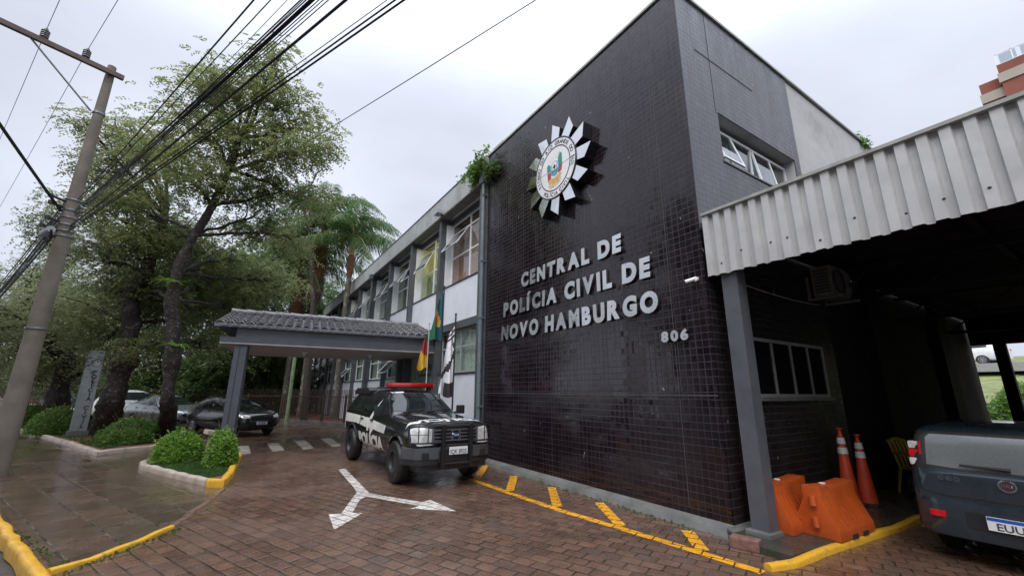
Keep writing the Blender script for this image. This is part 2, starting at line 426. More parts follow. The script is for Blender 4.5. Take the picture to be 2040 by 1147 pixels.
kerb("kerb_stone", [(-1.52, 13.6), (-1.56, 12.9), (-1.47, 12.42), (-.9, 11.2), (-.2, 9.8)], .13, -.02, .12, m_kerb, '', 4)
kerb("kerb_yellow", [(-.2, 9.72), (.0, 9.52), (.1, 10.6), (.17, 11.8), (.24, 12.9), (.26, 13.35)], .13, -.02, .13, m_ykerb, '', 5)
kerb("kerb_stone", [(-1.75, 16.5), (-2.85, 15.62), (-4.2, 18.9), (-6.2, 23.5), (-7.7, 27.1), (-13, 39.5)], .15, -.02, .12, m_kerb, '', 6)
kerb("kerb_yellow", [(4.62, 2.5), (4.95, 2.42), (5.55, 2.39), (6.8, 2.31), (8.0, 2.24), (12, 2.2), (19.5, 2.2)], .09, -.02, .07, m_ykerb, '', 7)
# painted lines and arrows, 4 mm above the pavers
def strip(mb, pts, wd, z=.004):
    for a, b in zip(pts, pts[1:]):
        a, b = Vector(a), Vector(b); d = (b-a).normalized(); s_ = Vector((d.y, -d.x))*wd/2
        mb.add([(*(a-s_), z), (*(b-s_), z), (*(b+s_), z), (*(a+s_), z)], [(0, 1, 2, 3)])
    return mb
def marking(name, polys, mat_, z=.004):
    mb = MB()
    for p in polys: mb.add([(x, y, z) for x, y in p], [list(range(len(p)))])
    tag(mb.build(name, mat_), kind='structure')
def quadline(a, b, wd):
    a, b = Vector(a), Vector(b); d = (b-a).normalized(); s_ = Vector((d.y, -d.x))*wd/2
    return [tuple(a-s_), tuple(b-s_), tuple(b+s_), tuple(a+s_)]
yl = [(4.13, 7.9), (4.16, 6.59), (4.22, 5.27), (4.36, 4.15), (4.46, 3.28), (4.52, 2.5)]
L_, Rr = [], []
for i, p in enumerate(yl):
    a = Vector(yl[max(i-1, 0)]); b = Vector(yl[min(i+1, len(yl)-1)]); d = (b-a).normalized(); s_ = Vector((d.y, -d.x))*.065
    L_.append(tuple(Vector(p)-s_)); Rr.append(tuple(Vector(p)+s_))
marking("yellow_line", [L_+Rr[::-1]], m_yline)
for a, b in (((4.2, 7.8), (5.19, 9.16)), ((4.24, 6.62), (5.04, 7.72)), ((4.30, 5.38), (5.05, 6.48)), ((4.42, 4.22), (5.02, 5.24)), ((4.54, 3.15), (5.0, 3.66))):
    marking("yellow_line", [quadline(a, b, .15)], m_yline, .008)
marking("crosswalk_stripe", [[(.22, 15.94), (.53, 16.05), (.54, 14.03), (.26, 13.9)]], m_wline)
marking("crosswalk_stripe", [[(1.03, 16.35), (1.37, 16.42), (1.38, 14.3), (1.07, 14.18)]], m_wline)
marking("crosswalk_stripe", [[(1.86, 16.75), (2.22, 16.87), (2.17, 14.35), (1.87, 14.22)]], m_wline)
marking("crosswalk_stripe", [[(2.74, 17.1), (3.12, 17.1), (2.99, 14.55), (2.7, 14.4)]], m_wline)
marking("arrow_marking", [[(2.1, 10.3), (2.26, 10.35), (2.15, 8.35), (2.12, 7.74), (2.26, 7.43), (2.67, 6.72), (2.83, 6.78), (2.9, 5.97), (2.38, 6.45), (2.55, 6.53), (2.03, 7.50), (1.94, 7.45), (1.85, 7.30), (1.61, 6.67), (1.73, 6.58), (1.25, 6.01), (1.31, 6.76), (1.47, 6.71), (1.74, 7.39), (1.95, 7.9), (1.99, 8.3)]], m_wline)

# ================================================================== MAIN BLOCK (dark tiled)
X0, YC, YE, ZT = 5.33, 3.25, 9.58, 8.46
blk = wthing("police_station", "dark tiled two-storey police station with steel emblem and lettering beside the canopy", "building", (5.4, 3.3, 0))
# front tiled wall, with plinth and roof trim
MB().box(X0, YC, .07, X0+.018, YE, ZT).build("front_wall", m_tileF, blk)
MB().box(X0+.019, YC+.02, .07, X0+.25, YE-.002, ZT-.001).build("wall_core", m_render, blk)
SX1 = 9.2
def wall_with_holes(mb, x0, x1, z0, z1, holes, y0, y1, axis='x'):
    """wall in the x-z plane (axis x) or y-z plane, cut into boxes round rectangular holes"""
    xs = sorted({x0, x1, *[h[0] for h in holes], *[h[1] for h in holes]})
    for a, b in zip(xs, xs[1:]):
        hs = sorted([(h[2], h[3]) for h in holes if h[0] <= a+1e-6 and h[1] >= b-1e-6]); z = z0
        for h0, h1 in hs+[(z1, z1)]:
            if h0 > z+1e-6:
                if axis == 'x': mb.box(a, y0, z, b, y1, h0)
                else: mb.box(y0, a, z, y1, b, h0)
            z = max(z, h1)
W1 = (6.24, 8.98, 5.42, 6.34); W2 = (6.27, 8.66, 1.63, 2.50)
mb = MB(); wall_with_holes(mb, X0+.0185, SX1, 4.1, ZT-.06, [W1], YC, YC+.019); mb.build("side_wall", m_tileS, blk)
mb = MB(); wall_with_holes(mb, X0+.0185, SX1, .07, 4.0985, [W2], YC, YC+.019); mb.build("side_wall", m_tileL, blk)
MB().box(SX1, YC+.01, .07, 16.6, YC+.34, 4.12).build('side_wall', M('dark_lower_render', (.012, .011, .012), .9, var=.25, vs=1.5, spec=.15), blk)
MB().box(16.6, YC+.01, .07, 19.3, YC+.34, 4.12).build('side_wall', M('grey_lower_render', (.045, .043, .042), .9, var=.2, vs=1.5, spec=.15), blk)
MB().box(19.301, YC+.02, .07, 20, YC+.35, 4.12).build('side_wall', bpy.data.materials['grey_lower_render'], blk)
mb = MB(); mb.box(SX1, YC+.02, 4.121, 20, YC+.35, ZT-.08)
mb.build("side_wall", m_render, blk)
mb = MB(); mb.box(19.7, YC+.36, 0, 20, YE, ZT-.3).box(X0+.26, YE-.3, 0, 19.7, YE, ZT-.3); mb.build("rear_wall", m_render, blk)
MB().box(X0+.26, YC+.36, 7.9, 19.69, YE-.31, 8.05).build("roof", m_conc, blk)
m_trim = M("metal_roof_trim", (.30, .31, .29), .45, var=.2)
mb = MB(); mb.box(X0-.035, YC-.03, ZT, X0+.29, YE+.03, ZT+.05).box(X0+.29, YC-.035, ZT-.055, 20.1, YC+.39, ZT-.005)
mb.build("roof_trim", m_trim, blk)
mb = MB()
mb.prism([(0, 0), (-.16, 0), (-.12, .07), (-.02, .11), (0, .12)], YC-.02, YE, lambda a, b, h: (X0-.002+a, h, b))
mb.prism([(YC, 0), (YC-.13, 0), (YC-.09, .07), (YC, .11)], X0-.13, 6.2, lambda a, b, h: (h, a, b))
mb.build("plinth", m_conc, blk)
mb = MB(); wall_with_holes(mb, X0+.251, SX1, .07, ZT-.07, [W1, W2], YC+.02, YC+.34); mb.build('wall_core', m_render, blk)
# thin ledge line on the tiles and a few expansion joints
m_jt = M("pale_joint_filler", (.07, .066, .064), .6)
MB().box(X0-.006, YC, 1.645, X0, YE, 1.66).build("ledge", m_jt, blk)
MB().box(X0-.004, 3.83, .2, X0, 3.838, 8.4).build("expansion_joint", m_jt, blk)
m_jd = M("dark_joint", (.02, .02, .022), .5)
MB().box(6.18, YC-.004, 6.3, 6.19, YC, 8.38).build("expansion_joint", m_jd, blk)
MB().box(5.75, YC-.006, 7.37, 7.6, YC-.002, 7.385).build("expansion_joint", m_jd, blk)
# corner pier below the canopy (dark face beside the column) and pilasters under the canopy
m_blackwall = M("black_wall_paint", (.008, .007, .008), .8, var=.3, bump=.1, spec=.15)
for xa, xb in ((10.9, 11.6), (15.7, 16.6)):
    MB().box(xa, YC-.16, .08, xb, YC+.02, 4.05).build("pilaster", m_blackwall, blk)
# side windows
def awning(par, M_, w_, h_, ang, name="open_sash", fr=.035, fm=None, gm=None):
    """a top hung sash in local x (width), z (down from the hinge), opening towards -y"""
    fm = fm or m_white; gm = gm or m_glass
    Rm = M_ @ Matrix.Rotation(ang, 4, 'X')
    mb = MB()
    mb.box(0, -.015, -h_, fr, .015, 0, Rm).box(w_-fr, -.015, -h_, w_, .015, 0, Rm).box(fr, -.015, -fr, w_-fr, .015, 0, Rm).box(fr, -.015, -h_, w_-fr, .015, -h_+fr, Rm)
    o = mb.build(name, fm, par)
    MB().box(fr, -.004, -h_+fr, w_-fr, .004, -fr, Rm).build("pane", gm, o)
    return o
def win_side(x0, x1, z0, z1, yf, nv, label, opens, fm, gm):
    mb = MB(); t = .05
    mb.box(x0, yf, z0, x1, yf+.05, z0+t).box(x0, yf, z1-t, x1, yf+.05, z1).box(x0, yf, z0+t, x0+t, yf+.05, z1-t).box(x1-t, yf, z0+t, x1, yf+.05, z1-t)
    for k in range(1, nv):
        xm = x0+(x1-x0)*k/nv; mb.box(xm-.02, yf+.002, z0+t, xm+.02, yf+.048, z1-t)
    w_ = mb.build("window", fm, blk)
    w_['label'] = label
    MB().box(x0+t, yf+.02, z0+t, x1-t, yf+.026, z1-t).build("pane", gm, w_)
    for k, a in opens:
        xa = x0+(x1-x0)*k/nv+.02
        awning(w_, Matrix.Translation((xa, yf-.004, z1-t)), (x1-x0)/nv-.04, (z1-z0)-2*t, a, fm=fm, gm=gm)
win_side(W1[0], W1[1], W1[2], W1[3]-.1, YC+.2, 4, "narrow window high on the grey tiled side with sashes ajar", ((0, R_(-16)), (2, R_(-9))), m_white, m_glassS)
win_side(W2[0], W2[1], W2[2], W2[3], YC-.03, 4, "dark window with four panes under the canopy", (), M("pale_old_frame", (.22, .21, .21), .5), m_darkglass)
MB().box(W1[0], YC-.02, W1[2]-.03, W1[1], YC+.19, W1[2]).build("window_sill", m_conc, blk)
MB().box(W2[0]-.05, YC-.07, W2[2]-.05, W2[1]+.05, YC-.002, W2[2]-.004).build("window_sill", m_conc, blk)
MB().box(X0+.3, YC+1.6, 4.6, 12, YC+1.7, 7.6).build("room_wall", M("dim_room", (.12, .14, .17), .8), blk)
# emblem -------------------------------------------------------------
m_mirror = M("brushed_mirror_steel", (.82, .83, .85), .09, 1, var=.04, vs=3, bump=.05, bs=9, rvar=.05)
m_side = M("dark_emblem_side", (.012, .012, .014), .3)
m_enamel = M("emblem_white_enamel", (.74, .75, .77), .25, var=.04, vs=3, coat=.5)
emb = wthing("police_emblem", "round coat of arms with twelve mirrored steel rays high on the dark tiled wall", "emblem", (5.1, 6.24, 6.36))
XE = 5.10
def E3(u, v, d=0): return (XE-d, 6.24-u, 6.36+v)
for k in range(12):
    t = PI/2-k*PI/6+R_(0)
    def pl(r, a): return (r*math.cos(t+a), r*math.sin(t+a))
    ray = [pl(.63, .21), pl(1.10, .06), pl(.92, -.20), pl(.63, -.20)]
    mb = MB()
    mb.prism(ray, -.225, -.004, lambda a, b, h: E3(a, b, h)).mat(1)
    o = mb.build("ray", m_side, emb)
    mb = MB().prism(ray, -.003, .004, lambda a, b, h: E3(a, b, h)); f_ = mb.build("ray_face", m_mirror, o)
def disc(r0, r1, d0, d1, mat_, name, par, seg=72, cu=0, cv=0, asp=1):
    mb = MB(); vs = []
    for d in (d0, d1):
        for k in range(seg):
            t = 2*PI*k/seg
            vs += [E3(cu+r0*math.cos(t)*asp, cv+r0*math.sin(t), d), E3(cu+r1*math.cos(t)*asp, cv+r1*math.sin(t), d)]
    fs = []
    for k in range(seg):
        a, b = 2*k, 2*((k+1) % seg); n = 2*seg
        fs += [(n+a, n+b, n+b+1, n+a+1), (a+1, b+1, n+b+1, n+a+1)]
    mb.add(vs, fs); return mb.build(name, mat_, par)
dk = disc(0, .70, -.2, .0, m_side, "disc", emb)
disc(0, .68, .0, .014, m_enamel, "face", dk)
m_ink = M("black_emblem_ink", (.02, .02, .022), .4)
disc(.665, .69, .0, .022, m_ink, "ring", dk); disc(.49, .51, .0, .020, m_ink, "ring", dk)
def arc_text(body, r, a0, a1, size, flip, par):
    n = len(body)
    for i, ch in enumerate(body):
        if ch == ' ': continue
        a = a0+(a1-a0)*(i+.5)/n
        u, v = r*math.cos(a), r*math.sin(a)
        if not flip: ux = (math.sin(a), -math.cos(a)); uy = (math.cos(a), math.sin(a))
        else: ux = (-math.sin(a), math.cos(a)); uy = (-math.cos(a), -math.sin(a))
        O = E3(u, v, .017)
        m_ = axes(Vector(O), (0, -ux[0], ux[1]), (0, -uy[0], uy[1]), (-1, 0, 0)) @ Matrix.Translation((0, -size*.36, 0))
        place_text("letter", ch, size, m_ink, m_, par, extrude=.002, bold=.001)
arc_text("ESTADO DO RIO GRANDE DO SUL", .585, R_(208), R_(-22), .125, False, dk)
arc_text("POLÍCIA CIVIL", .59, R_(229), R_(318), .125, True, dk)
def eflat(polys, mat_, name, d=.018):
    mb = MB()
    for p in polys: mb.prism(p, d-.003, d, lambda a, b, h: E3(a, b, h))
    return mb.build(name, mat_, dk)
c_g = M("crest_green", (.03, .25, .17), .4); c_r = M("crest_red", (.36, .05, .07), .4); c_y = M("crest_gold", (.62, .38, .12), .4, var=.3, vs=20)
c_b = M("crest_blue", (.12, .32, .55), .4)
eflat([[(-.26, -.0), (-.27, .14), (-.22, .19), (-.14, .12), (-.12, -.02)], [(.10, 0), (.12, .2), (.18, .31), (.24, .25), (.25, .02)]], c_g, "crest_flag")
eflat([[(-.26, -.02), (-.12, -.04), (-.14, -.2), (-.24, -.22)], [(.10, -.02), (.25, 0), (.22, -.14), (.12, -.16)]], c_r, "crest_flag")
eflat([[(-.24, -.22), (-.13, -.18), (0, -.23), (.16, -.15), (.22, -.2), (.13, -.3), (-.02, -.33), (-.2, -.30)]], c_y, "crest_ribbon", .019)
eflat([[(-.23, -.33), (-.1, -.29), (.06, -.33), (.2, -.27), (.18, -.35), (.02, -.42), (-.18, -.42)]], M("crest_ochre", (.62, .45, .26), .5, var=.3, vs=20), "crest_ribbon")
disc(0, .165, .0, .023, c_b, "crest_ring", dk, 40, 0, .0, .9); disc(0, .125, .0, .026, m_enamel, "crest_oval", dk, 40, 0, .02, .9)
eflat([[(0, .10), (-.05, .03), (0, -.03), (.05, .03)], [(-.09, .07), (-.075, .07), (-.075, -.04), (-.09, -.04)], [(.075, .07), (.09, .07), (.09, -.04), (.075, -.04)]], m_ink, "crest_mark", .029)
eflat([[(-.1, -.04), (.1, -.04), (.07, -.09), (-.07, -.09)]], c_g, "crest_mark", .031)
eflat([[(-.004+.33*math.cos(R_(a))*s0, .02+.33*math.sin(R_(a))*s0), (.004+.33*math.cos(R_(a))*s0, .02+.33*math.sin(R_(a))*s0), (.3*math.cos(R_(a))*1.25, .02+.3*math.sin(R_(a))*1.25)] for a in range(50, 135, 12) for s0 in (.62,)], c_y, "crest_rays", .016)
MB().prism([(-.68, -.004), (.68, -.004), (.68, .004), (-.68, .004)], .0145, .016, lambda a, b, h: E3(a, b, h)).build("seam", m_side, dk)
# lettering ------------------------------------------------------------
m_lets = [M("polished_letter_steel", (.82, .83, .84), .27+.07*k, 1, var=.05, vs=2.5, rvar=.04) for k in range(3)]
m_letside = M("dark_letter_side", (.045, .045, .048), .35, .5)
sign = wthing("building_lettering", "three lines of polished steel capital letters on the dark tiled wall", "sign", (5.28, 6.3, 3.5))
rl = random.Random(11)
def line_letters(body, y_left, y_right, zb, cap, par, xs=5.28, dep=.042):
    """each letter a part, stretched to the line's real width"""
    items = []; x = 0
    for ch in body:
        if ch == ' ': x += .42; continue
        me = text_mesh(ch, 1, 0, .06); X_ = [v.co.x for v in me.vertices]; Y_ = [v.co.y for v in me.vertices]
        a, b = min(X_), max(X_); items.append((ch, x-a, me)); x += (b-a)+.15
    tot = x-.15; sc = (y_left-y_right)/tot
    capu = .73
    for ch, off, me in items:
        bpy.data.meshes.remove(me)
        me = text_mesh(ch, 1, .5, .06)
        X_ = [v.co.x for v in me.vertices]; cx = (min(X_)+max(X_))/2
        sm = Matrix.Diagonal((sc, cap/capu, dep, 1))
        til = Matrix.Rotation(rl.uniform(-.03, .03), 4, 'Y') @ Matrix.Rotation(rl.uniform(-.075, .01), 4, 'X')
        me.transform(Matrix.Translation((-cx, -capu/2, 0))); me.transform(til @ sm)
        u = (off+cx)*sc
        me.transform(axes(Vector((xs+dep/2-.0, y_left-u, zb+cap/2)), (0, -1, 0), (0, 0, 1), (-1, 0, 0)))
        wshift(me, par); me.materials.clear(); me.materials.append(rl.choice(m_lets)); me.materials.append(m_letside)
        me.polygons.foreach_set('material_index', [0 if p.normal.x < -.8 else 1 for p in me.polygons])
        o = bpy.data.objects.new("letter", me); COL.objects.link(o); o.parent = par
line_letters("CENTRAL DE", 7.82, 4.70, 4.09, .315, sign)
line_letters("POLÍCIA CIVIL DE", 8.60, 4.13, 3.50, .325, sign)
line_letters("NOVO HAMBURGO", 8.68, 4.03, 2.925, .32, sign)
num = wthing("house_number", "small grey steel house number 806 low on the right of the dark tiled wall", "sign", (5.28, 3.8, 2.5))
line_letters("806", 4.03, 3.57, 2.43, .145, num, dep=.04)
# plant growing at the roof corner, tuft hanging on the tiles -> see plants
# ================================================================== WING
wing = wthing("office_wing", "long two-storey office wing with grey piers and white framed windows behind the porch", "building", (5.6, 10, 0))
YP = [9.93+3.05*k for k in range(17)]; NB = len(YP)-1; YW1 = YP[-1]+.2
XP, XW = 5.51, 5.77
MB().box(5.27, YE+.04, 7.73, 5.55, YW1, 8.46).build("parapet", m_cornice, wing)
MB().box(5.25, YE+.04, 8.46, 5.58, YW1, 8.50).box(5.24, YE+.04, 7.68, 5.6, YW1, 7.728).build("parapet_trim", M("parapet_edge", (.13, .13, .12), .6, var=.3), wing)
for k, y in enumerate(YP):
    MB().box(X0, y-.0, 0, XP+.25, y+.19, 7.68).build("pier", m_pier, wing)
MB().box(X0, YE+.04, 0, XP+.25, YP[0], 7.68).build("pier", m_pier, wing)
ENT = (1,)                     # bay with the glass entrance
m_band = m_pier
rooms = [m_pink, m_yel, m_curtain, m_curtain, m_yel, m_curtain]
rw = random.Random(5)
for b in range(NB):
    y0, y1 = YP[b]+.19, YP[b+1]
    p = MB().box(XP, y0, 3.80, XP+.2, y1, 5.10).build("panel", m_panel, wing)
    MB().box(XP-.08, y0, 3.57, XP+.2, y1, 3.798).build("floor_band", m_pier, wing)
    MB().box(XP-.03, y0, 5.10, XW+.05, y1, 5.135).build("window_sill", m_dark, wing)
    MB().box(XW-.06, y0, 7.50, XW+.2, y1, 7.679).build("lintel", m_pier, wing)
    # upper window: reveals, frame, mullions
    mb = MB(); t = .05; zs, zt = 5.135, 7.5
    mb.box(XW-.24, y1-.03, zs, XW, y1, zt).box(XW-.24, y0, zs, XW, y0+.03, zt)
    mb.box(XW, y0+.0, zs, XW+.05, y0+.07, zt).box(XW, y1-.07, zs, XW+.05, y1, zt).box(XW, y0+.07, zs, XW+.05, y1-.07, zs+t).box(XW, y0+.07, zt-t, XW+.05, y1-.07, zt)
    ym = (y0+y1)/2
    mb.box(XW+.002, ym-.035, zs+t, XW+.048, ym+.035, zt-t)
    for zz in (6.22, 7.1): mb.box(XW+.004, y0+.07, zz-.025, XW+.046, y1-.07, zz+.025)
    fr = mb.build("window", m_white, wing)
    MB().box(XW+.02, y0+.07, zs+t, XW+.026, y1-.07, zt-t).build("pane", m_glass if b < 2 else m_glass, fr)
    # open sashes, hinged at the top of the middle row
    hm = axes(Vector((XW-.004, y1-.07, 7.08)), (0, -1, 0), (1, 0, 0), (0, 0, 1))
    ops = [(0, -38), (), (0, -30)][0:1]
    for kx in ([0] if b % 3 else [0]):
        hm = axes(Vector((XW-.006, y1-.08-kx*1.4, 7.08)), (0, -1, 0), (1, 0, 0), (0, 0, 1))
        awning(fr, hm, 1.25, .82, R_(rw.choice((-30, -25, -33)) if b < 5 else -25), gm=m_glassS)
    bl = [(m_pink, .0, .62), (m_yel, .0, .72), (m_curtain, .35, 1), (m_curtain, .1, .8), (m_yel, .0, .5), (m_curtain, .3, 1)][b % 6]
    MB().box(XW+.30, y1-(y1-y0)*bl[2], zs, XW+.32, y1-(y1-y0)*bl[1], zt-.02 if b != 1 else 6.3).build("blind", bl[0], fr)
    if b in (2, 3):
        hm = axes(Vector((XW-.006, ym-.08, 7.08)), (0, -1, 0), (1, 0, 0), (0, 0, 1)); awning(fr, hm, 1.25, .82, R_(-27), gm=m_glassS)
    # ground floor
    if b in ENT:
        mb = MB(); mb.box(XP+.1, y0, 0, XP+.14, y0+.05, 3.57).box(XP+.1, y1-.05, 0, XP+.14, y1, 3.57).box(XP+.1, ym-.03, 0, XP+.14, ym+.03, 3.57).box(XP+.102, y0+.05, 3.47, XP+.138, y1-.05, 3.568)
        e = mb.build("entrance_frame", m_greyframe, wing)
        MB().box(XP+.115, y0+.05, .02, XP+.125, y1-.05, 3.46).build("pane", M("green_entrance_glass", (.30, .42, .38), .12, var=.1), e)
        tm = axes(Vector((XP+.096, y1-.6, 2.45)), (0, -1, 0), (0, 0, 1), (-1, 0, 0))
        place_text("lettering", "CENTRAL DE POLÍCIA", .24, m_ink, tm, e, extrude=.002, bold=.004, align='LEFT')
        tm = axes(Vector((XP+.096, y1-.9, 2.22)), (0, -1, 0), (0, 0, 1), (-1, 0, 0))
        place_text("lettering", "NOVO HAMBURGO", .13, m_ink, tm, e, extrude=.002, align='LEFT')
        for (yy, zz, rr) in ((y1-.35, 2.3, .19), (y1-1.45, 1.6, .25)):
            mb = MB(); mb.lathe([(0, .0), (rr, .0), (rr, -.006), (0, -.006)], (XP+.097, yy, zz), 20, 'x'); mb.build("emblem", M("gold_green_emblem", (.3, .36, .1), .5, var=.5, vs=30), e)
        continue
    zs2, zt2 = 2.24, 3.5
    MB().box(XP, y0, 0, XP+.2, y1, 2.2).build("panel", m_panel, wing)
    MB().box(XP-.04, y0, 2.2, XP+.14, y1, 2.235).build("window_sill", m_dark, wing)
    mb = MB(); mb.box(XP+.05, y0, zs2, XP+.1, y0+.06, zt2+.07).box(XP+.05, y1-.06, zs2, XP+.1, y1, zt2+.07).box(XP+.05, y0+.06, zs2, XP+.1, y1-.06, zs2+.05).box(XP+.05, y0+.06, zt2, XP+.1, y1-.06, zt2+.07)
    mb.box(XP+.052, ym-.03, zs2+.05, XP+.098, ym+.03, zt2).box(XP+.054, y0+.06, 3.0, XP+.096, y1-.06, 3.05)
    fr = mb.build("window", m_greyframe if b == 0 else m_white, wing)
    MB().box(XP+.07, y0+.06, zs2+.05, XP+.076, y1-.06, zt2).build("pane", m_glass, fr)
    if b % 3 == 2:
        hm = axes(Vector((XP+.045, y1-.08, 2.98)), (0, -1, 0), (1, 0, 0), (0, 0, 1)); awning(fr, hm, 1.2, .7, R_(-40), gm=m_glassS)
    mb = MB(); n = 40; vs = []
    for i in range(n+1):
        yy = y0+.06+(y1-y0-.12)*i/n; xx = XP+.2+.03*math.sin(i*1.9+b)
        vs += [(xx, yy, zs2-.03), (xx, yy, zt2+.05)]
    mb.add(vs, [(2*i, 2*i+2, 2*i+3, 2*i+1) for i in range(n)]); mb.build("curtain", m_curtain, fr, smooth=True)
# interiors: slabs, back walls, cross walls, tube lamps
MB().box(XP+.21, YE+.05, 3.60, 9.5, YW1, 3.78).build("floor_slab", m_conc, wing)
MB().box(5.56, YE+.05, 7.73, 9.5, YW1, 7.86).box(XW+.21, YE+.05, 7.55, 9.5, YW1, 7.728).build("roof_slab", M("white_ceiling", (.6, .6, .56), .8), wing)
for k in range(NB):
    mt = [m_pink, m_yel, m_yel, m_curtain, m_yel, m_curtain][k % 6]
    MB().box(6.9, YP[k], 3.79, 7.0, YP[k+1], 7.54).build("room_wall", mt, wing)
    if k < 5: MB().box(XW+.06, YP[k+1]-.02, 3.79, 6.89, YP[k+1]+.08, 7.54).build("room_wall", mt, wing)
MB().box(9.31, YE+.05, 0, 9.41, YW1, 3.59).build("room_wall", m_curtain, wing)
MB().box(X0+.27, YW1+.001, 0, 9.5, YW1+.2, 8.4).build("end_wall", m_render, wing)
for k in (1,): 
    for xx in (6.3, 6.65): MB().box(xx, YP[k]+.9, 7.44, xx+.09, YP[k]+2.3, 7.49).build("tube_lamp", m_lamp, wing)
# gutters and pipes
m_pipe = M("grey_pipe", (.12, .15, .165), .3, var=.15)
dp = wthing("downpipe", "grey rainwater downpipe between the dark tiled wall and the window wing", "downpipe", (5.25, 9.72, 0), "downpipes on the building")
MB().tube([(5.24, 9.72, .12), (5.24, 9.72, 7.75)], .06, 12).build("pipe", m_pipe, dp, smooth=True)
MB().box(5.14, 9.63, 7.6, 5.33, 9.82, 7.95).build("rain_head", m_pipe, dp, bevel=.01)
for z in (1.3, 3.6, 5.2, 7.2): MB().box(5.175, 9.65, z, 5.33, 9.79, z+.04).build("bracket", m_pipe, dp)
dp = wthing("downpipe", "dark downpipe with a rain head on the wing above the porch roof", "downpipe", (5.24, 21.9, 0), "downpipes on the building")
MB().tube([(5.24, 21.95, .1), (5.24, 21.95, 7.5)], .06, 10).build("pipe", m_pier, dp, smooth=True)
MB().box(5.08, 21.8, 7.45, 5.24, 22.1, 7.7).build("rain_head", m_pier, dp, bevel=.01)
fl = wthing("floodlight", "small grey floodlight fixed to the roof edge of the window wing", "floodlight", (5.15, 12.8, 7.75))
MB().box(5.0, 12.62, 7.74, 5.2, 12.98, 7.9, Matrix.Translation((0, 0, 0))).build("housing", m_greyframe, fl, bevel=.015)
MB().box(5.2, 12.77, 7.72, 5.27, 12.83, 7.78).build("bracket", m_dark, fl)
# rooftop block behind the parapet
rb = wthing("rooftop_unit", "small pale box on the roof edge above the downpipe", "roof box", (5.7, 9.2, 8.5))
MB().box(5.45, 9.0, 8.515, 5.9, 9.5, 8.68).build("body", m_cornice, rb, bevel=.01); MB().box(5.42, 8.97, 8.681, 5.93, 9.53, 8.70).build("lid", m_trim, rb)
# security camera at the corner
sc_ = wthing("security_camera", "small white security camera on the dark wall beside the metal canopy", "camera", (5.3, 3.36, 3.25))
MB().lathe([(0, 0), (.035, 0), (.035, -.04), (0, -.04)], (5.327, 3.38, 3.27), 14, 'x').build("mount", m_white, sc_, smooth=True)
MB().tube([(5.28, 3.38, 3.27), (5.22, 3.42, 3.25)], .02, 8).build("arm", m_white, sc_, smooth=True)
MB().tube([(5.25, 3.37, 3.26), (5.17, 3.46, 3.225)], .026, 12).build("body", m_white, sc_, smooth=True)
MB().tube([(5.172, 3.458, 3.226), (5.165, 3.466, 3.223)], .019, 12).build("lens", m_darkglass, sc_, smooth=True)
# ================================================================== CANOPY (metal, right)
cn = wthing("metal_canopy", "large metal carport canopy with a corrugated fascia at the right of the tiled block", "canopy", (12, 0, 0))
m_corr = M("galvanised_sheet", (.52, .52, .52), .42, .25, var=.08, vs=2.5, bump=.1, bs=12, dirt=((.34, .34, .33), 3, .6, .4), rvar=.1)
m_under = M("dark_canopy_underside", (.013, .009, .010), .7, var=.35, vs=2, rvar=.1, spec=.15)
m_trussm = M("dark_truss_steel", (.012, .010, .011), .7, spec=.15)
YF1, YF0 = 3.19, -6.0
def corr_profile(y0, y1, pitch=.165, dep=.05):
    pts = []; y = y0; s_ = -1 if y1 < y0 else 1
    while (y1-y)*s_ > 0:
        for f, d in ((0, 0), (.50, 0), (.58, 1), (.90, 1)): pts.append((y+s_*pitch*f, d*dep))
        y += s_*pitch
    return pts
pp = corr_profile(YF1, YF0); rc = random.Random(3)
vs = []
for y, d in pp:
    j = rc.uniform(-.006, .006)
    vs += [(X0-.02+d, y, 3.265+j), (X0-.02+d, y, 4.16), (X0-.018+d, y, 3.265+j), (X0-.018+d, y, 4.16)]
n = len(pp); fs = []
for i in range(n-1):
    a = 4*i; fs += [(a, a+4, a+5, a+1), (a+2, a+3, a+7, a+6), (a, a+2, a+6, a+4), (a+1, a+5, a+7, a+3)]
MB().add(vs, fs).build("fascia", m_corr, cn)
MB().box(X0-.05, YF0, 4.162, X0+.08, YF1, 4.20).build("fascia_trim", m_trim, cn)
mb = MB()
for i in range(14):
    y = 3.0-.31*i+rc.uniform(-.08, .08); mb.lathe([(0, -.012), (.012, -.006), (.014, 0)], (X0-.02, y, 3.42+rc.uniform(-.05, .12)), 8, 'x')
mb.build("screws", m_dark, cn)
# corrugated roof sheet, running down slightly towards the back
vs = []; pr = []; x = X0+.1
while x < 19.6:
    pr += [(x, 0), (x+.11, 0), (x+.14, .03), (x+.18, .03)]; x += .21
for x, d in pr: vs += [(x, YF0, 4.05+d), (x, YC-.02, 4.05+d), (x, YF0, 4.052+d), (x, YC-.02, 4.052+d)]
n = len(pr); fs = []
for i in range(n-1):
    a = 4*i; fs += [(a, a+4, a+5, a+1), (a+2, a+3, a+7, a+6)]
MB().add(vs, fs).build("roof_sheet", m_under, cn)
for yy in (-5.9, -3.6, -1.3, 1.0, 3.05):
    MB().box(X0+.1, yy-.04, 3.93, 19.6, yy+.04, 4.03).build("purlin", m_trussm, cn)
for xx in (9.2, 13.0, 16.8):
    mb = MB(); mb.box(xx-.04, -6, 3.35, xx+.04, 3.2, 3.43).box(xx-.04, -6, 3.85, xx+.04, 3.2, 3.92)
    y = 3.1; up = True
    while y > -5.6:
        mb.tube([(xx, y, 3.4 if up else 3.88), (xx, y-.62, 3.88 if up else 3.4)], .022, 6); y -= .62; up = not up
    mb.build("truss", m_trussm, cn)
MB().box(19.5, -6, 3.22, 19.7, 3.2, 4.05).build("rear_fascia", m_trussm, cn)
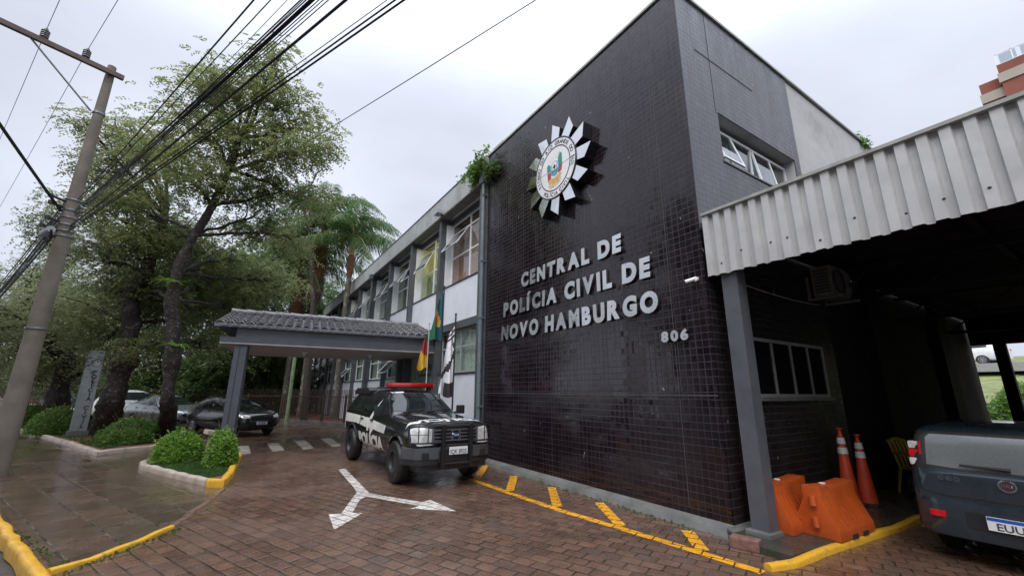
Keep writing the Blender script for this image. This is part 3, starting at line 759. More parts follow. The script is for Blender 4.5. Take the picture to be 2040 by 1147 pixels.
MB().box(X0+.06, -6, 3.95, X0+.09, 3.2, 4.05).build("front_beam", m_trussm, cn)
def hcol(x, y, z1, par, w_=.2, name="column", mt=None):
    mb = MB(); t = .03; h = w_/2
    mb.box(x-h, y-h, .12, x+h, y-h+t, z1).box(x-h, y+h-t, .12, x+h, y+h, z1).box(x-t, y-h+t, .12, x+t, y+h-t, z1).box(x-h, y-h+t, .12, x-h+.018, y+h-t, z1)
    return mb.build(name, mt or m_pier, par)
m_colp = M("grey_steel_column_paint", (.085, .09, .105), .4, var=.2, vs=3, dirt=((.05, .05, .03), 3, .55, .5))
hcol(5.50, 2.95, 3.9, cn, .21, mt=m_colp)
MB().box(5.32, 2.8, 0, 5.62, 3.1, .12).build("column_base", m_conc, cn, bevel=.015)
hcol(19.6, 2.6, 3.3, cn, .26, mt=m_trussm); hcol(19.6, -5.8, 3.3, cn, .2, mt=m_trussm); hcol(5.46, -5.8, 3.9, cn, .21, mt=m_colp); hcol(12.9, -5.8, 3.9, cn, .21, mt=m_trussm)
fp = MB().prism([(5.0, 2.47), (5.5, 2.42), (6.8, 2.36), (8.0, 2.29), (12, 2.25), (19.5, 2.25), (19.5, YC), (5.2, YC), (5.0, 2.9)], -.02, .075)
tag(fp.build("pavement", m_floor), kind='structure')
st = wthing("stone_block", "loose reddish stone block on the ground at the foot of the tiled corner", "stone", (5.05, 2.92, 0))
MB().box(-.15, -.075, 0, .15, .075, .12, Matrix.Translation((5.02, 2.93, .0)) @ Matrix.Rotation(R_(-75), 4, 'Z')).build("block", M("red_stone", (.19, .10, .08), .6, var=.3, vs=12, bump=.6, bs=40), st, bevel=.018)
# air conditioner
ac = wthing("air_conditioner", "dusty outdoor air conditioner unit on brackets under the canopy", "air conditioner", (9.0, 3.1, 3.3))
m_acb = M("dusty_ac_casing", (.13, .13, .12), .6, var=.2)
MB().box(8.45, 2.83, 3.36, 9.3, 3.13, 3.9).build("casing", m_acb, ac, bevel=.015)
mb = MB(); mb.lathe([(.2, -.02), (.22, -.03), (.22, 0), (.2, 0)], (8.73, 2.83, 3.63), 24, 'y')
for k in range(7): mb.box(8.53, 2.80, 3.45+k*.058, 8.93, 2.812, 3.456+k*.058)
mb.build("fan_grille", m_dark, ac)
mb = MB()
for k in range(8): mb.box(8.445, 2.87, 3.42+k*.055, 8.449, 3.09, 3.45+k*.055)
mb.build("vent", m_dark, ac)
for xx in (8.5, 9.2):
    MB().box(xx, 2.72, 3.31, xx+.04, YC, 3.355).box(xx, YC-.05, 3.356, xx+.04, YC-.005, 3.75).build("bracket", m_acb, ac)
bw = wthing("light_blocking_wall", "added dark wall blocking light along the far side of the canopy", "wall", (13, -6.2, 0))  # added wall, out of view, keeps light out from under the canopy
MB().box(7.5, -6.35, 0, 19.9, -6.12, 4.0).build("wall", M("dark_blocker_render", (.02, .019, .019), .8, var=.25, spec=.15), bw); MB().box(19.72, -6.11, 0, 19.9, .2, 4.0).build("wall", bpy.data.materials['dark_blocker_render'], bw); MB().box(7.45, -6.39, 4.001, 19.95, -6.08, 4.06).build("coping", m_conc, bw)
# wires sagging inside
cb = MB().tube([(5.6, 3.2, 3.35)]+[(5.6+i*.35, 3.18, 3.33-.035*i+.003*i*i) for i in range(1, 10)], .008, 5)
tag(cb.build("cable", m_greyframe), "thin grey cable sagging along the dark wall under the canopy", "cable")

# ================================================================== BARRIERS, CONES, CHAIR, BAG
m_or = M("orange_plastic", (.46, .082, .014), .42, var=.2, vs=3, bump=.12, bs=22, dirt=((.12, .04, .02), 5.5, .56, .6))
def make_barrier():
    t = thing("plastic_barrier", "", "barrier")
    L, prof = .86, [(-.24, 0), (-.24, .10), (-.235, .13), (-.10, .44), (-.10, .60), (.10, .60), (.10, .44), (.235, .13), (.24, .10), (.24, 0)]
    bm = bmesh.new(); n = len(prof); st_ = 9; rings = []
    for i in range(st_):
        x = -L/2+L*i/(st_-1); dip = .02*math.sin(PI*i/(st_-1)); e = .0
        rings.append([bm.verts.new((x+(0), a, h-(dip if h > .5 else 0))) for a, h in prof])
    for r0, r1 in zip(rings, rings[1:]):
        for k in range(n): bm.faces.new((r0[k], r0[(k+1) % n], r1[(k+1) % n], r1[k]))
    bm.faces.new(rings[0]); bm.faces.new(rings[-1][::-1])
    me = bpy.data.meshes.new("body"); bm.to_mesh(me); bm.free(); me.materials.append(m_or)
    b = link("body", me, t, bevel=.022, smooth=True, angle=50)
    for s_ in (-1, 1):
        for x in (-.2, 0, .2):       # raised ribs on the slopes
            MB().box(-.009, -.007, 0, .009, .007, .27, Matrix.Translation((x, s_*.232, .165)) @ Matrix.Rotation(s_*math.atan2(.135, .31), 4, 'X')).build("rib", m_or, t)
    for z in (.42, .17):
        MB().tube([(-L/2-.03, -.02, z-.05), (-L/2-.03, -.02, z+.06)], .036, 12).build("hinge_lug", m_or, t, smooth=True)
        MB().tube([(L/2+.03, .02, z-.02), (L/2+.03, .02, z+.09)], .036, 12).build("hinge_lug", m_or, t, smooth=True)
    MB().lathe([(0, .0), (.035, 0), (.035, .012), (0, .012)], (-.14, 0, .591), 12).build("filler_cap", m_white, t)
    for s_ in (-1, 1): 
        MB().box(-.16, -.02, -.0, -.04, .02, .05, Matrix.Translation((0, s_*.2325, 0))).build("fork_slot", m_dark, t)
        MB().box(.1, -.02, -.0, .22, .02, .05, Matrix.Translation((0, s_*.2325, 0))).build("fork_slot", m_dark, t)
    return t
b1 = make_barrier(); b1.scale = (1, 1, .92); b1.location = (6.33, 2.55, .075); b1.rotation_euler.z = R_(-3)
b1['label'] = "front orange plastic barrier standing on the yellow kerb"; b1['group'] = "orange plastic barriers"
b2 = copy_tree(b1); b2.location = (6.09, 2.97, .075); b2.rotation_euler.z = R_(2); b2['label'] = "rear orange plastic barrier between the steel column and the other barrier"
m_rc = M("orange_red_cone_plastic", (.62, .07, .03), .45, var=.15)
def make_cone(h):
    t = thing("traffic_cone", "", "cone", group="tall traffic cones")
    MB().box(-.19, -.19, 0, .19, .19, .035).build("base", M("cone_base_rubber", (.05, .03, .03), .6), t, bevel=.01)
    pr = lambda z: .145-(.145-.04)*z/h
    MB().lathe([(0, .036), (pr(0), .036), (pr(h), h-.1), (.026, h-.06), (.03, h-.03), (.055, h-.015), (.055, h), (0, h)], (0, 0, 0), 20).build("body", m_rc, t, smooth=True)
    for z in (h*.66, h*.79): MB().lathe([(pr(z)*1.0+.004, z), (pr(z+.09)+.004, z+.09)], (0, 0, 0), 20).build("reflective_band", m_white, t, smooth=True)
    return t
c1 = make_cone(1.10); c1.scale = (.84, .84, 1); c1.location = (7.95, 2.93, .075); c1['label'] = "taller traffic cone, left one of the pair behind the barriers"
c2 = make_cone(1.0); c2.scale = (.84, .84, 1); c2.location = (8.25, 2.82, .075); c2['label'] = "shorter traffic cone, right one of the pair behind the barriers"
ch = thing("plastic_chair", "yellow plastic armchair in the dark behind the parked hatchback", "chair", (9.8, 2.53, .075), R_(-20)); ch.scale = (.95, .95, .95)
m_yp = M("yellow_plastic", (.42, .33, .04), .4)
mb = MB(); mb.box(-.22, -.22, .41, .22, .22, .44); mb.build("seat", m_yp, ch, bevel=.012)
mb = MB()
for x in (-.2, -.1, 0, .1, .2): mb.tube(bez((x, .2, .44), (x, .25, .65), (x*.9, .33, .86), 5), .022, 6)
mb.tube([(-.2, .33, .86), (0, .35, .9), (.2, .33, .86)], .03, 8); mb.build("backrest", m_yp, ch, smooth=True)
for s_ in (-1, 1):
    MB().tube(bez((s_*.22, .24, .66), (s_*.3, -.05, .74), (s_*.24, -.22, .64), 8), [.02, .024, .028, .03, .032, .032, .03, .028, .024], 8).build("armrest", m_yp, ch, smooth=True)
    MB().tube([(s_*.24, -.22, .64), (s_*.22, -.21, .42), (s_*.25, -.26, 0)], [.03, .028, .02], 8).build("leg", m_yp, ch, smooth=True)
    MB().tube([(s_*.2, .2, .42), (s_*.23, .28, 0)], [.028, .02], 8).build("leg", m_yp, ch, smooth=True)
bm = bmesh.new(); bmesh.ops.create_icosphere(bm, subdivisions=4, radius=1); rb_ = random.Random(4)
from mathutils import noise as mnoise
for v in bm.verts:
    p = v.co.copy(); d = mnoise.noise(p*2.3)*.3+mnoise.noise(p*6)*.14
    v.co = Vector((p.x*.12, p.y*.12, .17+p.z*.17))*(1+0) + p*d*.09
    v.co.z = max(v.co.z, 0)
me = bpy.data.meshes.new("rubbish_bag"); bm.to_mesh(me); bm.free(); me.materials.append(M("dark_green_plastic_film", (.015, .05, .03), .15, var=.8, vs=14))
bg_ = link("rubbish_bag", me, None, smooth=True); bg_.location = (9.3, 2.5, .075); tag(bg_, "crumpled dark green rubbish bag beside the yellow chair", "bag")

# ================================================================== PORCH
ph = R_(-6.3)
PM = Matrix.Translation((-.1, 13.75, 0)) @ Matrix.Rotation(ph, 4, 'Z')
def porch_t(a, b, h): return PM @ Vector((a, b, h))
pr_ = thing("entrance_porch", "entrance porch with grey beams and an old grey barrel tile roof before the wing", "porch", (-.1, 13.75, 0), ph)
m_beam = M("porch_beam_paint", (.17, .18, .21), .5, var=.12, vs=2, bump=.1, dirt=((.07, .07, .07), 2, .55, .5))
m_beamD = M("porch_dark_beam_paint", (.075, .08, .105), .5, var=.15)
m_ceil = M("porch_ceiling_paint", (.40, .38, .37), .7, var=.1)
PX0, PX1, PD = -.5, 5.72, 4.3
MB().box(-.14, .0, 0, .16, .62, 2.92).build("column", m_beamD, pr_, bevel=.008)
MB().box(-.02, -.006, .1, .0, -.001, 2.9).build("column_seam", m_dark, pr_)
MB().box(5.0, 3.4, 0, 5.25, 3.7, 2.92).build("column", m_beamD, pr_, bevel=.008)
mb = MB(); mb.box(PX0, -.06, 2.92, PX1, PD+.1, 2.96); mb.build("ceiling", m_ceil, pr_)
mb = MB(); mb.box(PX0, -.07, 2.961, PX1, .1, 3.1).box(PX0, PD-.05, 2.961, PX1, PD+.11, 3.1).box(PX0, .101, 2.961, PX0+.15, PD-.051, 3.1); mb.build("lower_beam", m_beamD, pr_)
mb = MB(); mb.box(PX0+.35, .02, 3.101, PX1, .2, 3.36).box(PX0+.35, PD-.15, 3.101, PX1, PD+.02, 3.36).box(PX0+.35, .201, 3.101, PX0+.5, PD-.151, 3.36); mb.build("upper_beam", m_beam, pr_)
MB().box(PX0-.15, PD+.16, 3.361, PX1, PD+.22, 3.47).build("eave_board", m_beam, pr_)
mb = MB(); mb.box(PX0-.15, -.22, 3.361, PX1, -.16, 3.47); mb.build("eave_board", m_beam, pr_)
mb = MB(); mb.box(PX0-.1, -.158, 3.361, PX1, PD+.158, 3.39); mb.build("soffit", m_beamD, pr_)
RZ0, RZ1 = 3.46, 4.14
MB().prism([(-.1, RZ0-.06), (PD+.1, RZ0-.06), (PD/2, RZ1-.06)], PX0-.05, PX1-.02, lambda a, b, h: (h, a, b)).build("gable", m_beamD, pr_)
m_rt = M("old_grey_barrel_tile", (.23, .23, .24), .16, var=.45, vs=5, bump=.1, bs=30, dirt=((.045, .042, .04), 5, .55, .7), rvar=.1)
mb = MB(); tw, rows = .235, 7; rt = random.Random(8)
slope_len = math.hypot(PD/2+.28, RZ1-RZ0+.07)
for side in (0, 1):
    for c in range(int((PX1-PX0+.2)/tw)):
        x = PX0-.15+tw*(c+.5)
        for r in range(rows):
            s0, s1 = r/rows, (r+1.12)/rows
            rad0, rad1 = tw*.40, tw*.33
            for sg in (1, -1):        # cover tile and channel tile
                xx = x if sg > 0 else x+tw/2
                vs = []; lift0 = .034 if sg > 0 else .03; lift1 = .0
                jx = rt.uniform(-.005, .005); jz = rt.uniform(-.003, .004)
                for (sv, rad, lf) in ((s0, rad0, lift0), (min(s1, 1.02), rad1, lift1)):
                    yy = -.26+(PD/2+.28)*sv; zz = RZ0-.04+(RZ1-RZ0+.02)*sv+lf+jz
                    if side: yy = PD-yy
                    for k in range(7):
                        t = PI*k/6
                        vs.append((xx+jx-math.cos(t)*rad, yy, zz+(math.sin(t)*rad*.8 if sg > 0 else -math.sin(t)*rad*.5)))
                vs += [(p[0], p[1], p[2]-.016) for p in vs]
                fs = [(k, k+1, 8+k, 7+k) for k in range(6)]+[(14+k, 21+k, 22+k, 15+k) for k in range(6)]+[(k, 14+k, 15+k, k+1) for k in range(6)]
                mb.add(vs, fs)
mb.build("roof_tiles", m_rt, pr_, smooth=True, fixn=False, angle=40)
mb = MB()
for k in range(15):
    x = PX0-.15+.42*k; mb.tube([(x, PD/2, RZ1+.035), (x+.46, PD/2, RZ1+.02)], [.085, .07], 12)
mb.build("ridge_tiles", m_rt, pr_, smooth=True)
for xx, yy in ((1.6, 1.9), (3.7, 1.9)):
    MB().lathe([(0, 2.92), (.09, 2.92), (.09, 2.90), (.03, 2.88), (.03, 2.80), (0, 2.80)], (xx, yy, 0), 14).build("ceiling_lamp", m_white, pr_, smooth=True)
# ================================================================== FENCE
def fence(a, b, h, label, z0=.0):
    a, b = Vector(a), Vector(b); d = b-a; L = d.length; rz = math.atan2(d.y, d.x)
    t = thing("metal_fence", label, "fence", (a.x, a.y, z0), rz)
    MB().box(0, -.12, 0, L, .12, .16).build("plinth", m_conc, t)
    m_f = m_fence
    for z in (.32, h*.78): MB().box(0, -.012, z, L, .012, z+.04).build("rail", m_f, t)
    n = max(2, round(L/1.9))
    for i in range(n+1):
        x = L*i/n; MB().box(x-.035, -.035, .16, x+.035, .035, h*.86).build("post", m_f, t)
    mb = MB(); k = int(L/.125)
    for i in range(k): x = (i+.5)*L/k; mb.tube([(x, 0, .2), (x, 0, h-.03), (x, 0, h)], [.017, .017, .004], 5)
    mb.build("bars", m_f, t)
m_fence = M("brown_fence_paint", (.05, .032, .022), .5, var=.4, vs=4)
fence((5.3, 20.4), (2.3, 27.2), 1.75, "brown iron bar fence running from the wing out behind the porch")
fence((2.2, 27.4), (-14, 39), 1.75, "dark iron bar fence behind the parked cars under the trees")
g = MB().prism([(5.6, 20.6), (2.5, 27.4), (-14, 39.4), (-20, 55), (-5, 70), (5.3, 70)], -.05, .06); tag(g.build("garden_soil", m_soil), kind='structure')
# ================================================================== FLAGS
def drape(name, x, y, z0, z1, wtop, wbot, cols, par, seed, ang, twist=.5):
    """limp flag hanging by its hoist from a pole"""
    rn = random.Random(seed); nx, nz = 10, 26; vs = []; fs = []; mi = []
    ca, sa = math.cos(ang), math.sin(ang)
    for j in range(nz+1):
        t = j/nz; wd = wtop+(wbot-wtop)*(t**.8)
        for i in range(nx+1):
            s_ = i/nx; droop = s_*.55*(1-.3*t)
            fold = .07*math.sin(s_*9+t*3.5+seed)*(.3+t)*min(1, s_*3+.1)
            q = s_*wd
            vs.append((x+ca*q-sa*fold, y+sa*q+ca*fold, z1+(z0-z1)*t*(1-.12*s_)-droop*.45+.04*math.sin(s_*6+seed)*t))
    for j in range(nz):
        for i in range(nx):
            a = j*(nx+1)+i; fs.append((a, a+1, a+nx+2, a+nx+1)); mi.append(cols((i+.5)/nx, (j+.5)/nz))
    mb = MB()
    me = bpy.data.meshes.new("cloth"); wv = vs; me.from_pydata(wv, [], fs)
    for m_ in fm_list: me.materials.append(m_)
    me.polygons.foreach_set('material_index', mi)
    return link("cloth", me, par, smooth=True, fixn=False, angle=180)
def cloth(name, c): return M(name, c, .8, var=.12, vs=10)
fm_list = [cloth("flag_green", (.015, .10, .045)), cloth("flag_red", (.25, .02, .025)), cloth("flag_yellow", (.55, .33, .02)), cloth("flag_teal", (.015, .085, .11)), cloth("flag_white", (.72, .72, .76)), cloth("flag_black", (.035, .028, .032)), cloth("flag_blue", (.03, .06, .22))]
m_pole = M("dark_flagpole", (.06, .06, .065), .35, .6)
def flag(label, x, y, h, hz, colf, seed, ang, w0, w1, rad=.022, mt=None):
    t = wthing("flag", label, "flag", (x, y, 0), "flags on poles beside the porch")
    MB().tube([(x, y, 0), (x, y, h)], rad, 10).build("flagpole", mt or m_pole, t, smooth=True)
    MB().lathe([(0, h+.06), (.03, h+.045), (.035, h+.02), (.02, h)], (x, y, 0), 10).build("finial", mt or m_pole, t, smooth=True)
    drape("cloth", x-.02, y, hz[0], hz[1], w0, w1, colf, t, seed, ang)
flag("green, red and yellow state flag hanging limp, lowest and leftmost of the flags", 4.75, 12.15, 3.72, (2.35, 3.5), lambda s_, t: (0 if t+s_*.5 < .35 else 1 if t+s_*.35 < .72 else 2), 1, R_(165), .10, .30, .016, M("pale_flagpole", (.5, .5, .5), .4))
flag("blue green flag with yellow hanging from the tallest pole", 4.85, 11.35, 4.75, (3.15, 4.6), lambda s_, t: (2 if abs(s_-.6-.25*math.sin(t*7)) < .14 and .3 < t < .72 else 1 if abs(s_-.8) < .1 and .35 < t < .6 else 3 if s_ < .5 else 0), 5, R_(175), .12, .36)
flag("black and white flag hanging from the right pole next to the pale wall", 4.62, 9.95, 3.66, (1.55, 3.45), lambda s_, t: (5 if (.38 < t-s_*.3 < .50) or (t > .8 and s_ < .6) or abs(t-.62) < .012 or (t < .3 and int(t*40) % 3 == 0) or abs(t+s_*.5-.34) < .03 else 4), 9, R_(172), .12, .38)
# ================================================================== TOTEM SIGN
tt = wthing("totem_sign", "tall grey steel totem sign reading POLICIA CIVIL downwards among the trees", "sign", (-4.6, 21.45, 0))
TM = Matrix.Translation((-4.6, 21.45, 0)) @ Matrix.Rotation(R_(12), 4, 'Z')
m_tot = M("brushed_totem_steel", (.24, .26, .26), .3, .5, var=.15, vs=2)
MB().box(-.29, -.2, 0, .29, .2, .24, TM).build("base", m_conc, tt, bevel=.0)
MB().box(-.23, -.11, .24, .23, .11, 3.1, TM).build("panel", m_tot, tt, bevel=.01)
zz = 2.36
for chh in "POLÍCIA CIVIL":
    if chh == ' ': zz -= .155; continue
    place_text("letter", chh, .185, m_ink, TM @ axes(Vector((.07, -.114, zz-.14)), (1, 0, 0), (0, 0, 1), (0, -1, 0)), tt, extrude=.002, bold=.008); zz -= .157
mb = MB(); mb.lathe([(0, -.004), (.09, -.004), (.09, 0), (0, 0)], (0, 0, 0), 20, 'y')
o = mb.build("emblem", m_enamel, None); o.data.transform(TM @ Matrix.Translation((.07, -.113, 2.62))); o.data.transform(Matrix.Translation((4.6, -21.45, 0))); o.parent = tt

# ================================================================== UTILITY POLE AND WIRES
PB = Vector((-3.77, 12.8, 0)); PH = 9.53
pole = thing("utility_pole", "tapered concrete utility pole with a steel crossarm on the wet sidewalk", "utility pole", PB)
m_polec = M("weathered_pole_concrete", (.175, .15, .12), .75, var=.2, vs=2.2, bump=.4, bs=35, dirt=((.10, .08, .06), 1.3, .5, .7))
mb = MB(); nseg = 16; zs = [0, 1.2, 2.6, 4, 5.5, 7, 8.3, PH]
mb.tube([(0, 0, z) for z in zs], [.188-.105*z/PH for z in zs], nseg); mb.build("shaft", m_polec, pole, smooth=True, angle=40)
m_band2 = M("galvanised_band", (.30, .31, .32), .4, .8)
for z in (9.36, 8.15, 5.85, 5.6, 5.42, 5.25, 5.1, 4.98, 2.9):
    r = .189-.105*z/PH+.006; MB().lathe([(r, z), (r+.012, z+.004), (r+.012, z+.04), (r, z+.044)], (0, 0, 0), 20).build("band", m_band2, pole, smooth=True)
m_arm = M("rusty_brown_crossarm", (.13, .085, .07), .6, var=.25, bump=.2)
ad = Vector((-.62, -.78, 0)).normalized()
# crossarm: from the pole head out over the street
def unproj(x, y, z):
    d = _F + _R*(x-1020)/_f - _U*(y-573.5)/_f
    return Vector((0, 0, CAMH)) + d*((z-CAMH)/d.z)
ARMZ = 9.3
A0 = unproj(232, 150, ARMZ); A1 = unproj(0, 42, ARMZ); adir = (A1-A0).normalized(); A1e = A0+adir*2.6
def loc(p): return Vector(p)-PB
# arm is bolted to the pole, so shift it onto the shaft
shift = Vector((PB.x, PB.y, ARMZ))+Vector((0, 0, 0))-A0
an = adir.cross(Vector((0, 0, 1)))
mb = MB(); q = loc(A0); 
Mx = axes(loc(A0), adir, an, (0, 0, 1))
mb.box(-.14, -.045, -.06, 2.6, .045, .06, Mx); mb.build("crossarm", m_arm, pole, bevel=.006)
ins = []
m_ins = M("brown_grey_porcelain", (.12, .115, .12), .2)
for px_, py_ in ((167, 120), (86, 78)):
    p = unproj(px_, py_, ARMZ+.1); ins.append(p)
    prof = [(0, 0), (.03, 0)]
    for k in range(4): prof += [(.035, .03+k*.05), (.075, .04+k*.05), (.07, .055+k*.05), (.035, .06+k*.05)]
    prof += [(.04, .24), (.03, .27), (0, .27)]
    s_ = (p-A0).dot(adir); pp_ = A0+adir*s_+Vector((0, 0, .06)); ins[-1] = pp_+Vector((0, 0, .26))
    MB().lathe(prof, tuple(loc(pp_)), 16).build("insulator", m_ins, pole, smooth=True)
pp2 = A0+adir*2.3+Vector((0, 0, .06)); ins.append(pp2+Vector((0, 0, .26)))
MB().lathe([(0, 0), (.07, .05), (.03, .1), (.075, .15), (.03, .2), (.05, .27), (0, .27)], tuple(loc(pp2)), 16).build("insulator", m_ins, pole, smooth=True)
MB().tube([loc(A0+adir*((unproj(62, 68, ARMZ)-A0).dot(adir)))+Vector((0, 0, -.05)), (adir.x*.14, adir.y*.14, 8.17)], .022, 6).build("brace", m_band2, pole)
for z, a in ((5.8, .3), (5.65, .28), (5.3, .26), (5.1, .3), (4.95, .24)):
    mb = MB(); mb.tube([(-.10, -.08, z), (-a, -a*.8, z+.03)], .03, 8); mb.lathe([(0, -.05), (.04, -.04), (.04, .04), (0, .05)], (-a, -a*.8, z+.03), 8); mb.build("spool_insulator", m_dark, pole)
SD = Vector((.388, -.922, 0))
m_cab = M("black_cable", (.012, .012, .014), .5); m_cab2 = M("grey_conductor", (.16, .16, .18), .4, .4)
def wire(a, b, rad, mt, label, sag=.25, ext=0, grp="overhead wires", n=24):
    a, b = Vector(a), Vector(b)
    if ext: b = b+(b-a).normalized()*ext
    pts = [a.lerp(b, i/n)-Vector((0, 0, sag*4*(i/n)*(1-i/n))) for i in range(n+1)]
    mb = MB().tube([p-a for p in pts], rad, 6, True)
    o = mb.build("overhead_wire", mt, smooth=True); o.location = a
    return tag(o, label, "wire", grp)
def spline_wire(z_attach, px_, py_, z_end, rad, mt, label, ext=10, sag=.15, off=(0, 0)):
    a = PB+Vector((off[0], off[1], z_attach)); b = unproj(px_, py_, z_end)
    return wire(a, b, rad, mt, label, sag, ext)
# bundle running from the pole over the camera's head along the street
specs = [(5.85, 492, 0, 5.95, 0.0093, m_cab, "black cable above the bundle, uppermost in front of the leafy tree"),
         (5.80, 524, 0, 5.95, 0.0064, m_cab, "thin black wire just below the uppermost street cable"),
         (5.62, 600, 0, 5.75, 0.0116, m_cab, "thick black telephone cable at the heart of the street bundle"),
         (5.60, 590, 0, 5.75, 0.0070, m_cab, None), (5.58, 580, 0, 5.75, 0.0075, m_cab, None), (5.55, 606, 0, 5.72, 0.0075, m_cab, None),
         (5.52, 596, 0, 5.70, 0.0058, m_cab, None), (5.50, 614, 0, 5.66, 0.0058, m_cab, None), (5.48, 585, 0, 5.72, 0.0052, m_cab2, None), (5.54, 603, 0, 5.74, 0.0093, m_cab, None), (5.46, 622, 0, 5.6, 0.0052, m_cab, None),
         (5.45, 632, 0, 5.6, 0.0058, m_cab2, "grey wire on the lower side of the street cable bundle"),
         (5.20, 664, 0, 5.45, 0.0150, m_cab, "thickest black cable hanging below the street bundle"),
         (5.40, 556, 0, 5.85, 0.0035, m_cab2, "thin grey wire crossing the upper side of the street bundle")]
for i, (za, px_, py_, ze, rd, mt, lb) in enumerate(specs):
    spline_wire(za, px_, py_, ze, rd, mt, lb or "one of the black cables inside the street cable bundle", off=(.12+.02*(i % 3), -.2))
for za, px_, rd, lb in ((5.1, 785, .012, "lower of the two black service wires across the top of the sky"), (5.15, 768, .010, "upper of the two black service wires across the top of the sky"), (5.25, 752, .005, "hair thin wire beside the pair of service wires")):
    spline_wire(za, px_, 0, 5.6, rd, m_cab, lb, off=(.1, -.15), sag=.1)
wire(unproj(560, 315, 7.5)+Vector((0, 0, 0)), unproj(1050, 0, 7.0), .008, m_cab, "single long thin wire crossing the sky towards the tiled block", .1, 10)
# conductors on the crossarm insulators
for k, (p, lb) in enumerate(zip(ins, ("bare conductor on the insulator nearer the pole", "bare conductor on the insulator farther out on the crossarm", "bare conductor at the far end of the crossarm"))):
    a = p; d = SD.copy()
    wire(a, a+d*26+Vector((0, 0, -.1)), .006, m_cab2, lb+", towards the viewer", .25)
    wire(a, a-d*42+Vector((0, 0, -.2)), .006, m_cab2, lb+", away down the street", .7)
# bundle continuing away down the street and the cable to the other side
for i, (z, rd) in enumerate(((5.85, .014), (5.75, .010), (5.6, .02), (5.55, .014), (5.45, .012), (5.4, .014), (5.2, .022))):
    a = PB+Vector((-.15, .1+.01*i, z)); wire(a, a-SD*38+Vector((0, 0, -.1+.05*(i % 2))), rd, m_cab, "one of the black cables running away down the street behind the pole", .9+.12*(i % 3), grp="street cables beyond the pole")
b_ = unproj(0, 236, 6.4)
wire(PB+Vector((-.12, -.1, 5.55)), b_, .03, m_cab, "thick black cable going from the pole across the street", .12, 8)
spl = wthing("cable_splice_box", "small grey splice box hanging in the cables left of the pole", "splice box", tuple(unproj(95, 462, 4.9)))
pz = unproj(95, 462, 4.9)
MB().tube([pz+Vector((-.12, .2, -.02)), pz+Vector((.1, -.2, .02))], .07, 10).build("box", m_greyframe, spl, smooth=True)
MB().tube([pz+Vector((-.1, .24, -.06)), pz+Vector((-.02, .1, -.2)), pz+Vector((.1, -.1, -.15)), pz+Vector((.12, -.25, 0))], .02, 8).build("cable_loop", m_cab, spl, smooth=True)
# ================================================================== VEHICLES
def paint(name, col, flake=.3, rough=.28, dirt=.0):
    m, g = newmat(name); o = g.obj()
    c = g.vm('SCALE', tuple(col), sc=g.mr(g.noise(o, 3, 4), .3, .7, .9, 1.1))
    drops = g.noise(o, 95, 2, .5)
    nn = g.bump(g.mr(drops, .6, .75, 0, 1), .12, .001)
    g.out(g.bsdf(c, g.mr(g.noise(o, 6, 4), .3, .7, rough*.7, rough*1.3), flake, nn, .4, .8, coatr=.02))
    return m
m_tyre = M("wet_tyre_rubber", (.013, .013, .014), .45, var=.2, bump=.3, bs=60)
m_rim = M("alloy_rim", (.42, .43, .45), .3, .8)
m_rimd = M("dark_steel_rim", (.05, .052, .056), .4, .5)
m_plastic = M("black_car_plastic", (.018, .018, .02), .45, var=.2)
m_chrome = M("chrome", (.7, .71, .73), .12, 1)
m_lamp_c = M("headlamp_glass", (.78, .79, .77), .1, .25, var=.18, vs=16)
m_red = M("red_lamp_plastic", (.55, .01, .015), .12, var=.2, vs=30)
m_plate = M("plate_white", (.72, .73, .74), .35, var=.03)
m_plateb = M("plate_blue", (.02, .09, .45), .35)
m_platei = M("plate_ink", (.05, .06, .08), .4)
m_decal = M("white_livery", (.72, .72, .68), .3, var=.08, vs=10)
m_cglass = M("car_glass", (.012, .016, .018), .03, var=.3, rvar=.01)
m_well = M("wheel_well_black", (.008, .008, .008), .8)
